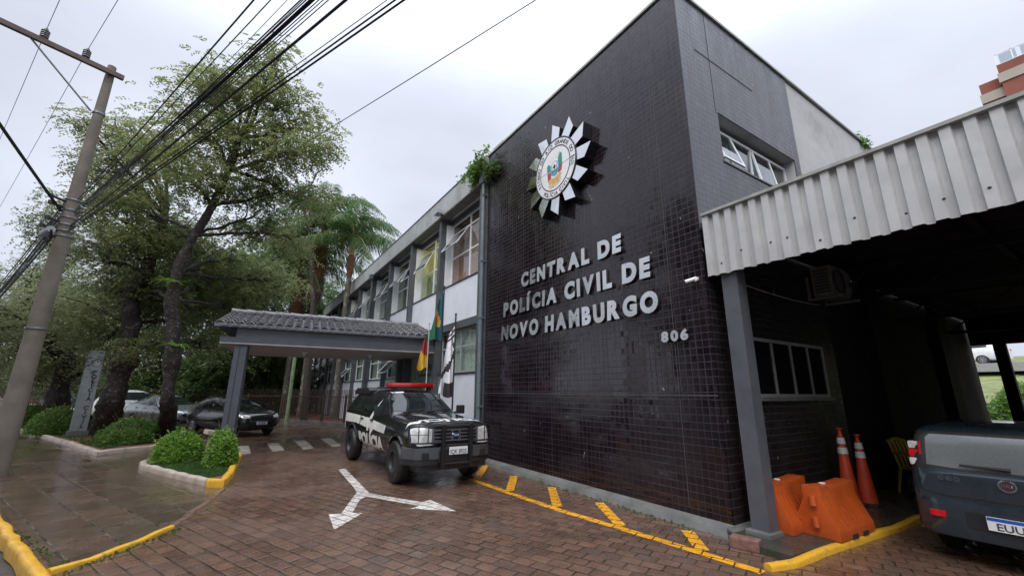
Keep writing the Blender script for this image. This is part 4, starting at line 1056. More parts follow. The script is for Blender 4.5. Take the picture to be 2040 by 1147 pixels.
class Car:
    def __init__(s, name, label, cat, st, mat_, fx, rx, rw_, group=None, sub=2, k6=.55, under=.02, boolean=True, half=None):
        s.root = thing(name, label, cat, group=group)
        rings = []
        def ring(p, sc=1, dx=0):
            x, zb, ws, wm, zm, wb, zbelt, wr, zr, zt = p
            pts = [(0, zb), (ws-.1, zb), (ws, zb+.09), (wm, zm), (wb, zbelt), (wr, zr), (wr*k6, zt-.006), (0, zt)]
            pts = pts+[(-a, b) for a, b in pts[-2:0:-1]]
            cz = (zb+zt)/2
            return [(x+dx, a*sc, cz+(b-cz)*sc) for a, b in pts]
        L = [ring(st[0], .86, .015), ring(st[0], .97, .01)]+[ring(p) for p in st]+[ring(st[-1], .97, -.01), ring(st[-1], .86, -.015)]
        n = len(L[0]); vs = [v for r in L for v in r]
        fs = [(i*n+k, i*n+(k+1) % n, (i+1)*n+(k+1) % n, (i+1)*n+k) for i in range(len(L)-1) for k in range(n)]
        fs += [list(range(n))[::-1], [(len(L)-1)*n+k for k in range(n)]]
        me = bpy.data.meshes.new("b"); me.from_pydata(vs, [], fs)
        bm = bmesh.new(); bm.from_mesh(me); bmesh.ops.recalc_face_normals(bm, faces=bm.faces); bm.to_mesh(me); bm.free()
        me.materials.append(mat_); me.materials.append(m_well)
        ob = bpy.data.objects.new("b", me); COL.objects.link(ob)
        sm = ob.modifiers.new("s", 'SUBSURF'); sm.levels = sub; sm.render_levels = sub
        dg = bpy.context.evaluated_depsgraph_get(); dg.update()
        me1 = bpy.data.meshes.new_from_object(ob.evaluated_get(dg))
        bm = bmesh.new(); bm.from_mesh(me1); s.bvh = BVHTree.FromBMesh(bm); bm.free()
        ob.modifiers.clear(); ob.data = me1
        if boolean:
            cut = MB()
            for x in (fx, rx):
                for sg in (-1, 1):
                    prof = [(rw_, .52*sg), (rw_, 1.3*sg)]
                    seg = 32; b = []
                    for r, y in prof:
                        for k in range(seg):
                            t = 2*PI*k/seg; b.append((x+r*math.cos(t), y, rw_-.055+r*math.sin(t)))
                    f = [(k, (k+1) % seg, seg+(k+1) % seg, seg+k) for k in range(seg)]+[list(range(seg))[::-1], [seg+k for k in range(seg)]]
                    cut.add(b, f)
            cme = bpy.data.meshes.new("c"); cme.from_pydata(cut.v, [], cut.f)
            bm = bmesh.new(); bm.from_mesh(cme); bmesh.ops.recalc_face_normals(bm, faces=bm.faces); bm.to_mesh(cme); bm.free()
            cme.materials.append(mat_); cme.materials.append(m_well)
            cme.polygons.foreach_set('material_index', [1]*len(cme.polygons))
            co = bpy.data.objects.new("c", cme); COL.objects.link(co)
            bo = ob.modifiers.new("b", 'BOOLEAN'); bo.object = co; bo.operation = 'DIFFERENCE'; bo.solver = 'EXACT'
            dg.update()
            me2 = bpy.data.meshes.new_from_object(ob.evaluated_get(dg))
            bpy.data.objects.remove(co)
        else: me2 = me1
        bpy.data.objects.remove(ob)
        s.body = link("body", me2, s.root, smooth=True, fixn=False, angle=32)
        s.mat = mat_
    def hit(s, o, d):
        r = s.bvh.ray_cast(Vector(o), Vector(d)); return r
    def patch(s, name, poly, ax, mat_, off=.004, step=.07, par=None, tr=None):
        """outline laid on the body: ax = 'f' (y,z) from the front, 'r' from the rear, 'l'/'R' (x,z) sides, 't' (x,y) top"""
        P = [Vector(p) for p in poly]; out = []
        for a, b in zip(P, P[1:]+P[:1]):
            n = max(1, int((b-a).length/step)); out += [a.lerp(b, i/n) for i in range(n)]
        x0, x1 = min(p.x for p in P), max(p.x for p in P); y0, y1 = min(p.y for p in P), max(p.y for p in P)
        inn = []; yy = y0+step*.5
        while yy < y1:
            xx = x0+step*.5
            while xx < x1:
                q = Vector((xx, yy))
                if min((q-o_).length for o_ in out) > step*.45: inn.append(q)
                xx += step
            yy += step
        v2, e2, f2 = delaunay_2d_cdt(out+inn, [], [list(range(len(out)))], 1, 1e-5)[:3]
        D = {'f': (-1, 0, 0), 'r': (1, 0, 0), 'l': (0, -1, 0), 'R': (0, 1, 0), 't': (0, 0, -1)}[ax]
        vs = []; ok = []
        for p in v2:
            o = {'f': (6, p.x, p.y), 'r': (-9, p.x, p.y), 'l': (p.x, 3, p.y), 'R': (p.x, -3, p.y), 't': (p.x, p.y, 4)}[ax]
            h = s.hit(o, D)
            if h[0] is None:
                vs.append((0, 0, 0)); ok.append(False)
            else:
                nn = h[1] if h[1].dot(Vector(D)) < 0 else -h[1]
                vs.append(tuple(h[0]+nn*off)); ok.append(True)
        fs = [f for f in f2 if all(ok[i] for i in f)]
        if not fs: return None
        used = sorted({i for f in fs for i in f}); mp_ = {u: i for i, u in enumerate(used)}
        me = bpy.data.meshes.new(name); me.from_pydata([vs[u] for u in used], [], [[mp_[i] for i in f] for f in fs])
        me.materials.append(mat_)
        o = link(name, me, par or s.root, smooth=True, fixn=False, angle=180)
        return o
    def both(s, name, poly, mat_, **k):
        s.patch(name, poly, 'l', mat_, **k); s.patch(name, poly, 'R', mat_, **k)
    def line(s, name, pts, ax, mat_=None, wd=.008, **k):
        P = [Vector(p) for p in pts]; A, B = [], []
        for i, p in enumerate(P):
            d = (P[min(i+1, len(P)-1)]-P[max(i-1, 0)]).normalized(); q = Vector((-d.y, d.x))*wd/2
            A.append(tuple(p+q)); B.append(tuple(p-q))
        return s.patch(name, A+B[::-1], ax, mat_ or m_well, off=k.pop('off', .0025), step=.05, **k)
    def ptext(s, name, body, size, x, z, ax, mat_, bold=.0, sx=1, off=.006, align='CENTER', fl=1, shear=0):
        me = text_mesh(body, size, 0, bold, align, sx)
        D = {'f': (-1, 0, 0), 'r': (1, 0, 0), 'l': (0, -1, 0), 'R': (0, 1, 0), 't': (0, 0, -1)}[ax]
        bm = bmesh.new(); bm.from_mesh(me)
        bmesh.ops.triangulate(bm, faces=bm.faces)
        for _ in range(4):
            es = [e for e in bm.edges if e.calc_length() > .05]
            if not es: break
            bmesh.ops.subdivide_edges(bm, edges=es, cuts=1); bmesh.ops.triangulate(bm, faces=bm.faces)
        for v in bm.verts:
            a, b = v.co.x+shear*v.co.y, v.co.y
            o = {'f': (6, x+a, z+b), 'r': (-9, x-a, z+b), 'l': (x-a, 3, z+b), 'R': (x+a, -3, z+b), 't': (x-b*fl, z+a*fl, 4)}[ax]
            h = s.hit(o, D)
            if h[0] is not None:
                nn = h[1] if h[1].dot(Vector(D)) < 0 else -h[1]
                v.co = h[0]+nn*off
        bm.to_mesh(me); bm.free(); me.materials.clear(); me.materials.append(mat_)
        o = bpy.data.objects.new(name, me); COL.objects.link(o); o.parent = s.root
        return o
    def wheel(s, x, y, r, w_, rimmat, spokes=5, style='spoke', rr=.62):
        sg = 1 if y > 0 else -1
        mb = MB(); h = w_/2
        mb.lathe([(r*rr, -h*.9), (r*.9, -h), (r*.985, -h*.75), (r, -h*.4), (r, h*.4), (r*.985, h*.75), (r*.9, h), (r*rr, h*.9)], (x, y, r), 36, 'y')
        t = mb.build("wheel", m_tyre, s.root, smooth=True, angle=40)
        o = h*.72*sg; i_ = h*.2*sg
        mb = MB()
        mb.lathe([(r*rr, h*.9*sg), (r*(rr-.04), o), (r*(rr-.08), i_), (0, i_-.0)], (x, y, r), 28, 'y')
        q = mb.build("rim_barrel", m_rimd, t, smooth=True, angle=30)
        mb = MB()
        if style == 'spoke':
            for k in range(spokes):
                a = 2*PI*k/spokes+.3; c, s_ = math.cos(a), math.sin(a); wd = .035
                pts = [(.04, -wd), (.04, wd), (r*(rr-.05), wd*.8), (r*(rr-.05), -wd*.8)]
                ps = [(x+c*u-s_*v, r+s_*u+c*v) for u, v in pts]
                mb.prism(ps, o*.75, o*1.12, lambda aa, bb, hh: (aa, y+hh, bb))
            mb.lathe([(0, o*1.2), (.05, o*1.2), (.055, o*.8)], (x, y, r), 14, 'y')
            mb.lathe([(r*rr+.004, h*.93*sg), (r*(rr-.055), h*.98*sg), (r*(rr-.07), h*.6*sg)], (x, y, r), 28, 'y')
        else:
            mb.lathe([(r*rr, h*.93*sg), (r*(rr-.07), h*.98*sg), (r*(rr-.1), h*.55*sg), (r*.3, h*.35*sg), (r*.22, h*.55*sg), (0, h*.6*sg)], (x, y, r), 28, 'y')
        mb.build("rim", rimmat, t, smooth=True, angle=30)
    def wheels(s, fx, rx, y, r, w_, rimmat, **k):
        for x in (fx, rx):
            for sg in (-1, 1): s.wheel(x, sg*y, r, w_, rimmat, **k)
    def mirror(s, x, y, z, mat_, sx=.12, sy=.2, sz=.16):
        for sg in (-1, 1):
            o = MB().box(x-sx/2, sg*(y)-.0, z, x+sx/2, sg*(y+sy), z+sz).box(x-.02, sg*(y-.12), z+.01, x+.03, sg*y-sg*.002, z+.05).build("mirror", mat_, s.root, bevel=.02, smooth=True, angle=50)
    def plate(s, x, y0, z, body, face=1, top=True, txt=None, size=.085, tilt=0, sx=.85):
        w_, h_ = .40, .13
        q = MB().box(x, y0-w_/2, z-h_/2, x+.012*face, y0+w_/2, z+h_/2).build("number_plate", m_plate, s.root)
        if top: MB().box(x+.013*face, y0-w_/2+.004, z+h_/2-.034, x+.0145*face, y0+w_/2-.004, z+h_/2-.004).build("plate_band", m_plateb, q)
        M_ = axes(Vector((x+.0135*face, y0, z-.052)), (0, face, 0), (0, 0, 1), (face, 0, 0))
        place_text("plate_text", body, size*1.12, m_platei, M_, q, extrude=.001, bold=.0015, sx=sx)
        return q
    def put(s, x, y, ang): s.root.location = (x, y, 0); s.root.rotation_euler.z = ang

# ---------------- police pickup ----------------------------------------------
st = [(.84, .50, .72, .78, .76, .72, 1.00, .62, 1.05, 1.07), (.78, .46, .80, .86, .78, .80, 1.05, .68, 1.095, 1.115),
      (.45, .42, .85, .90, .80, .855, 1.10, .70, 1.135, 1.16), (0, .42, .86, .91, .82, .865, 1.13, .72, 1.165, 1.19),
      (-.45, .42, .86, .905, .82, .865, 1.16, .74, 1.19, 1.215), (-.60, .42, .86, .905, .82, .86, 1.175, .75, 1.22, 1.25),
      (-.90, .42, .86, .905, .82, .858, 1.19, .70, 1.44, 1.50), (-1.24, .42, .86, .905, .82, .856, 1.20, .65, 1.63, 1.68), (-1.45, .42, .86, .905, .82, .856, 1.20, .645, 1.67, 1.725),
      (-1.9, .42, .86, .905, .82, .856, 1.205, .645, 1.68, 1.74), (-2.5, .42, .86, .905, .82, .856, 1.21, .65, 1.675, 1.735), (-2.62, .44, .86, .905, .82, .86, 1.21, .66, 1.67, 1.735),
      (-3.3, .50, .86, .905, .84, .865, 1.21, .68, 1.665, 1.735), (-4.05, .54, .86, .90, .84, .86, 1.21, .66, 1.63, 1.69), (-4.20, .56, .84, .88, .84, .845, 1.20, .62, 1.54, 1.59), (-4.27, .58, .82, .86, .84, .83, 1.19, .60, 1.35, 1.40)]
m_blk = paint("police_black_paint", (.009, .010, .012), .0, .2)
WB = 3.30
tk = Car("police_pickup", "black police pickup with POLICIA lettering, red roof lightbar and bull bar beside the tiled wall", "pickup", st, m_blk, 0, -WB, .455)
tk.wheels(0, -WB, .80, .385, .26, m_rimd, style='steel', rr=.58)
G_ = m_cglass
# glass
tk.patch("windscreen", [(-.72, 1.27), (-.60, 1.615), (-.3, 1.65), (.3, 1.65), (.60, 1.615), (.72, 1.27), (.3, 1.255), (-.3, 1.255)], 'f', G_, off=.006)
m_scr = M("windscreen_dark_lower", (.05, .07, .09), .05)
for ax in ('l', 'R'):
    tk.patch("side_window", [(-.80, 1.235), (-1.20, 1.57), (-1.32, 1.625), (-1.72, 1.635), (-1.74, 1.235)], ax, G_, off=.006)
    tk.patch("side_window", [(-1.84, 1.235), (-1.84, 1.635), (-2.35, 1.63), (-2.52, 1.50), (-2.55, 1.235)], ax, G_, off=.006)
    tk.patch("canopy_window", [(-2.78, 1.25), (-2.78, 1.62), (-3.9, 1.59), (-4.0, 1.25)], ax, G_, off=.006)
    for pts in ([(-.62, 1.2), (-.60, .9), (-.62, .52)], [(-1.79, 1.68), (-1.79, 1.2), (-1.78, .5)], [(-2.62, 1.73), (-2.62, 1.1), (-2.62, .55)], [(-.62, .56), (-2.6, .56)], [(-2.66, 1.215), (-4.2, 1.205)]):
        tk.line("door_seam", pts, ax, wd=.012)
    # white livery band, pointed shapes and lettering
    tk.patch("livery_band", [(-4.18, .90), (-4.18, 1.12), (-3.1, 1.11), (-2.66, 1.10), (-2.66, .90), (-3.0, .92)], ax, m_decal)
    tk.patch("livery_band", [(-2.60, 1.10), (-1.90, 1.07), (-1.60, 1.05), (-.66, .99), (-.74, .83), (-1.5, .86), (-1.62, .78), (-1.74, .78), (-1.80, .88), (-2.08, .87), (-2.6, .9)], ax, m_decal)
    tk.patch("livery_band", [(-1.88, .80), (-2.0, .80), (-2.1, 1.09), (-1.92, 1.08), (-1.45, 1.52)], ax, m_decal, off=.0075)
tk.patch("livery_band", [(-4.16, .72), (-4.16, .95), (-4.06, .95), (-4.06, .72)], 'R', m_decal)
tk.ptext("lettering", "POLÍCIA", .36, -1.75, .48, 'R', m_decal, .022, 1.38, off=.008)
tk.ptext("lettering", "POLÍCIA", .36, -1.75, .48, 'l', m_decal, .022, 1.38, off=.008)
tk.ptext("lettering", "POLÍCIA", .30, .42, 0, 't', m_decal, .012, 1.5, fl=-1)
tk.patch("livery_band", [(.18, -.22), (.18, -.08), (-.40, -.2), (-.40, -.42)], 't', M("grey_livery", (.22, .225, .23), .3)); tk.patch("livery_band", [(.18, .22), (.18, .08), (-.40, .2), (-.40, .42)], 't', bpy.data.materials["grey_livery"])
tk.line("bonnet_seam", [(.72, -.70), (-.45, -.78)], 't', wd=.012); tk.line("bonnet_seam", [(.72, .70), (-.45, .78)], 't', wd=.012)
# wheel arch flares
for x in (0, -WB):
    for sg in (-1, 1):
        pts = []; rad = []
        for k in range(13):
            t = PI*(-.06+1.12*k/12); X_, Z_ = x+.475*math.cos(t), .40+.475*math.sin(t)
            h = tk.hit((X_, sg*3, max(Z_, .46)), (0, -sg, 0)); yy = abs(h[0].y) if h[0] is not None else .88
            pts.append((X_, sg*(yy+.0), Z_)); rad.append(.032)
        MB().tube(pts, rad, 8).build("arch_flare", m_plastic if x else m_blk, tk.root, smooth=True)
# grille, lamps, bumper
m_gr = M("grey_grille_bar", (.16, .17, .19), .35, .5)
tk.patch("grille", [(-.46, .76), (-.46, 1.02), (.46, 1.02), (.46, .76)], 'f', m_plastic, off=.01)
for z in (.80, .86, .92, .98): MB().box(.855, -.46, z, .905, .46, z+.022).build("grille_bar", m_gr, tk.root, bevel=.005)
MB().box(.862, -.50, .74, .90, -.462, 1.03).box(.862, .462, .74, .90, .50, 1.03).box(.864, -.1, .802, .91, -.06, 1.0).box(.864, .06, .802, .91, .1, 1.0).build("grille_bar", m_gr, tk.root)
for sg in (-1, 1):
    tk.patch("headlight", [(sg*.50, .74), (sg*.50, 1.02), (sg*.76, 1.04), (sg*.835, 1.00), (sg*.84, .78), (sg*.76, .735)], 'f', m_lamp_c, off=.012, step=.05)
mb = MB().lathe([(0, .006), (.085, .006), (.09, 0), (.085, -.006)], (0, 0, 0), 28, 'x')
mb.v = [(x+.915, y*1.0, z*.48+.905) for x, y, z in mb.v]; ov = mb.build("badge", m_chrome, tk.root, smooth=True)
mb = MB().lathe([(0, .0), (.074, .0), (.076, -.003)], (0, 0, 0), 28, 'x'); mb.v = [(x+.924, y*1.0, z*.48+.905) for x, y, z in mb.v]; mb.build("badge_face", M("badge_blue", (.02, .05, .2), .2), ov)
place_text("badge_text", "Ford", .055, m_white, axes(Vector((.9245, 0, .888)), (0, 1, 0), (0, 0, 1), (1, 0, 0)), ov, extrude=.0005)
m_bump = M("grey_bumper_plastic", (.07, .073, .078), .4, var=.12)
def bumper(zs, mat_, name, out_=.0, x0=.9):
    pl_ = [(x0+.02, -.45), (x0-.01, -.66), (x0-.08, -.82), (x0-.3, -.935), (x0-.46, -.94), (x0-.46, -.86), (x0-.26, -.84)]
    pl_ = pl_+[(a, -b) for a, b in pl_[::-1]]
    return MB().prism(pl_, zs[0], zs[1]).build(name, mat_, tk.root, bevel=.03, smooth=True, angle=50)
bumper((.50, .70), m_bump, "front_bumper")
bumper((.40, .505), m_plastic, "lower_bumper", x0=.865)
for sg in (-1, 1):
    MB().box(.80, sg*.60-.09, .50, .905, sg*.60+.09, .62, Matrix.Rotation(0, 4, 'Z')).build("fog_lamp_pocket", m_plastic, tk.root, bevel=.01)
MB().box(.86, -.36, .44, .93, .36, .66).build("bumper_intake", m_plastic, tk.root, bevel=.01)
MB().box(.5, -.75, .30, .82, .75, .46).build("skid_panel", m_plastic, tk.root)
tk.plate(.985, .02, .64, "IQK 8925", 1, False, size=.095)
m_bull = M("black_bull_bar", (.012, .012, .013), .35)
bb = []
for sg in (-1, 1):
    MB().box(.93, sg*.30-.035, .34, 1.0, sg*.30+.035, 1.10).build("bull_bar_upright", m_bull, tk.root, bevel=.01)
    mb = MB()
    for z in (1.075, .79): mb.tube([(.975, sg*.30, z), (.97, sg*.62, z), (.93, sg*.80, z), (.80, sg*.93, z)], .016, 8)
    mb.tube([(.80, sg*.93, 1.075), (.79, sg*.94, .93), (.80, sg*.93, .79)], .016, 8)
    mb.tube([(.965, sg*.62, .79), (.965, sg*.62, 1.075)], .010, 6).tube([(.93, sg*.80, .79), (.93, sg*.80, 1.075)], .010, 6)
    mb.tube([(.96, sg*.63, .93), (.925, sg*.80, .93), (.80, sg*.93, .93)], .007, 6)
    mb.build("lamp_guard", m_bull, tk.root, smooth=True)
MB().tube([(.965, -.27, 1.07), (.965, .27, 1.07)], .022, 8).build("bull_bar_crosspiece", m_bull, tk.root, smooth=True)
for z, r in ((.74, .018), (.42, .03)): MB().tube([(.965, -.27, z), (.965, .27, z)], r, 8).build("bull_bar_crosspiece", m_bull, tk.root, smooth=True)
# mirrors, wipers, handles, roof kit
tk.mirror(-.80, .93, 1.19, m_plastic, .1, .19, .19)
for y0, y1 in ((-.62, .02), (.0, .60)):
    MB().tube([(-.52, y0*.9, 1.245), (-.62, (y0+y1)/2, 1.285), (-.66, y1, 1.31)], .011, 6).build("wiper", m_plastic, tk.root, smooth=True)
for sg in (-1, 1):
    for x in (-1.68, -2.48): MB().box(x-.09, sg*.885-.02, 1.03, x+.09, sg*.885+.03, 1.065).build("door_handle", m_plastic, tk.root, bevel=.01)
mb = MB(); pts = [(-1.62+.10*math.cos(t*PI), -.62+1.24*t, 0) for t in [i/12 for i in range(13)]]
bar = []
for k in range(13):
    t = -1+2*k/12; bar.append((-1.42-.14*t*t, t*.60))
pl_ = [(a+.10, b) for a, b in bar]+[(a-.16, b) for a, b in bar[::-1]]
m_rlens = M("red_lightbar_lens", (.50, .008, .008), .1, var=.15, vs=20, coat=1)
lb = MB().prism(pl_, 1.785, 1.875).build("lightbar", m_rlens, tk.root, bevel=.035, smooth=True, angle=60)
MB().prism([(a*1.0, b*.99) for a, b in pl_], 1.772, 1.784).build("lightbar_base", m_plastic, lb)
for sg in (-1, 1): MB().box(-1.56, sg*.46-.05, 1.69, -1.44, sg*.46+.05, 1.772).build("lightbar_foot", m_plastic, lb)
MB().box(-2.45, -.45, 1.755, -2.0, .45, 1.785).tube([(-2.1, -.55, 1.77), (-2.1, .55, 1.77)], .02, 6).tube([(-2.5, -.55, 1.77), (-2.5, .55, 1.77)], .02, 6).build("roof_rack", m_plastic, tk.root)
MB().prism([(-2.75, 1.6), (-2.72, 1.71), (-2.9, 1.775), (-3.9, 1.765), (-4.1, 1.68), (-4.1, 1.60)], -.69, .69, lambda a, b, h: (a, h, b)).build("canopy_roof", m_plastic, tk.root, bevel=.05, smooth=True, angle=50)
tk.patch("windscreen_sticker", [(-.55, 1.63), (-.55, 1.655), (-.3, 1.67), (-.3, 1.645)], 'f', m_decal, off=.009)
MB().box(-4.42, -.8, .52, -4.25, .8, .68).build("rear_bumper", m_bump, tk.root, bevel=.02)
tk.put(3.52, 8.32, R_(-90+1.5)); tk.root.scale = (1, .935, 1)

# ---------------- hatchback seen from behind, at the right edge -----------------
st = [(.70, .30, .55, .60, .5, .56, .64, .50, .70, .72), (.60, .22, .72, .76, .55, .72, .74, .6, .80, .82), (0, .2, .78, .82, .6, .77, .88, .64, .92, .95), (-.45, .2, .78, .82, .62, .78, .93, .66, 1.0, 1.03),
      (-.95, .2, .78, .82, .62, .78, .95, .62, 1.34, 1.40), (-1.6, .2, .78, .82, .62, .78, .96, .62, 1.42, 1.485), (-2.3, .2, .78, .82, .62, .78, .97, .62, 1.41, 1.48), (-2.75, .22, .78, .82, .62, .79, .98, .70, 1.40, 1.44),
      (-2.95, .26, .77, .81, .62, .785, .985, .71, 1.38, 1.40), (-3.0, .28, .765, .805, .62, .775, .985, .71, 1.22, 1.25), (-3.07, .30, .75, .79, .62, .76, .975, .70, 1.02, 1.06), (-3.10, .33, .72, .76, .60, .70, .80, .64, .90, .94)]
m_bg = paint("blue_grey_paint", (.036, .050, .066), .45, .3)
un = Car("hatchback", "dark blue-grey hatchback parked tail out under the canopy at the right", "car", st, m_bg, 0, -2.37, .335, k6=.93)
un.wheels(0, -2.37, .70, .29, .18, m_rimd, style='steel')
un.patch("window_surround", [(-.735, .965), (-.725, 1.33), (-.66, 1.365), (.66, 1.365), (.725, 1.33), (.735, .965)], 'r', m_plastic, off=.004, step=.05)
un.patch("rear_window", [(-.61, 1.0), (-.60, 1.29), (-.56, 1.33), (.56, 1.33), (.60, 1.29), (.61, 1.0), (.4, .985), (-.4, .985)], 'r', M("rear_glass_with_drops", (.14, .15, .155), .1, var=.1, vs=40, bump=.05, bs=90, spec=1), off=.006, step=.05)
for ax in ('l', 'R'):
    un.patch("side_window", [(-.72, 1.0), (-1.05, 1.30), (-1.15, 1.36), (-1.65, 1.38), (-1.65, 1.0)], ax, G_)
    un.patch("side_window", [(-1.74, 1.0), (-1.74, 1.38), (-2.35, 1.36), (-2.6, 1.2), (-2.62, 1.0)], ax, G_)
    un.line("door_seam", [(-1.7, 1.4), (-1.7, .3)], ax)
for sg in (-1, 1):
    q = MB()
    yc = .765*sg
    for k, (z0, z1, mt) in enumerate(((.975, 1.055, m_lamp_c), (1.06, 1.15, m_red), (1.155, 1.24, m_lamp_c))):
        MB().box(-3.062+.024*k, min(sg*.668, sg*.768), z0, -2.86, max(sg*.668, sg*.768), z1).build("tail_light", mt, un.root, bevel=.022, smooth=True, angle=60)
    MB().box(-3.05, min(sg*.645, sg*.667), .97, -2.93, max(sg*.645, sg*.667), 1.245).build("tail_light", m_red, un.root, bevel=.01)
def unbump(x0, z0, z1, mat_, name, grow=0):
    pl_ = [(x0, -.50), (x0+.02, -.66), (x0+.10, -.78-grow), (x0+.38, -.83-grow), (x0+.38, -.7)]
    pl_ = pl_+[(a, -b) for a, b in pl_[::-1]]
    return MB().prism(pl_, z0, z1).build(name, mat_, un.root, bevel=.045, smooth=True, angle=60)
unbump(-3.17, .28, .66, m_bg, "rear_bumper")
MB().box(-3.176, -.36, .40, -3.12, .36, .58).build("plate_recess", m_plastic, un.root, bevel=.015)
for sg in (-1, 1): MB().box(-3.178, sg*.58-.065, .47, -3.1, sg*.58+.065, .535).build("reflector", m_red, un.root, bevel=.008)
un.plate(-3.19, -.0, .49, "EUU3J", -1, True, size=.085, sx=1.1)
un.line("tailgate_seam", [(-.68, 1.3), (-.71, .98), (-.69, .72), (-.5, .69), (.5, .69), (.69, .72), (.71, .98), (.68, 1.3)], 'r', wd=.014)
o = un.patch("badge", [(.07*math.cos(t), .865+.062*math.sin(t)) for t in [2*PI*i/20 for i in range(20)]], 'r', m_chrome, off=.012, step=.03)
o2 = un.patch("badge_face", [(.055*math.cos(t), .865+.047*math.sin(t)) for t in [2*PI*i/20 for i in range(20)]], 'r', M("badge_wine", (.07, .025, .035), .3), off=.015, step=.03)
un.ptext("badge_text", "FIAT", .045, 0, .85, 'r', m_chrome, .001, off=.018)
for k, c_ in enumerate("UNO"):
    yy = .50-.062*k*1.0
    o = un.patch("model_badge", [(yy+.026*math.cos(t)*1.1, .875+.026*math.sin(t)) for t in [PI/4*0+2*PI*i/8+PI/8 for i in range(8)]], 'r', m_chrome, off=.009, step=.03)
    un.patch("model_badge", [(yy+.020*math.cos(t)*1.1, .875+.020*math.sin(t)) for t in [2*PI*i/8+PI/8 for i in range(8)]], 'r', m_plastic, off=.011, step=.03)
    un.ptext("badge_text", c_, .035, yy, .864, 'r', m_chrome, .001, off=.013)
w1 = un.hit((-9, .33, 1.03), (1, 0, 0))[0]; w2 = un.hit((-9, -.05, 1.02), (1, 0, 0))[0]
MB().tube([w1+Vector((-.03, 0, 0)), (w1+w2)/2+Vector((-.04, 0, 0)), w2+Vector((-.03, 0, .0))], [.008, .012, .018], 8).build("rear_wiper", m_plastic, un.root, smooth=True)
MB().box(-3.16, .5-.03, .30, -3.13, .5+.03, .315).build("clip", m_chrome, un.root)
un.put(6.42+3.16, 1.06, 0); un.root.scale = (1, .93, .945)

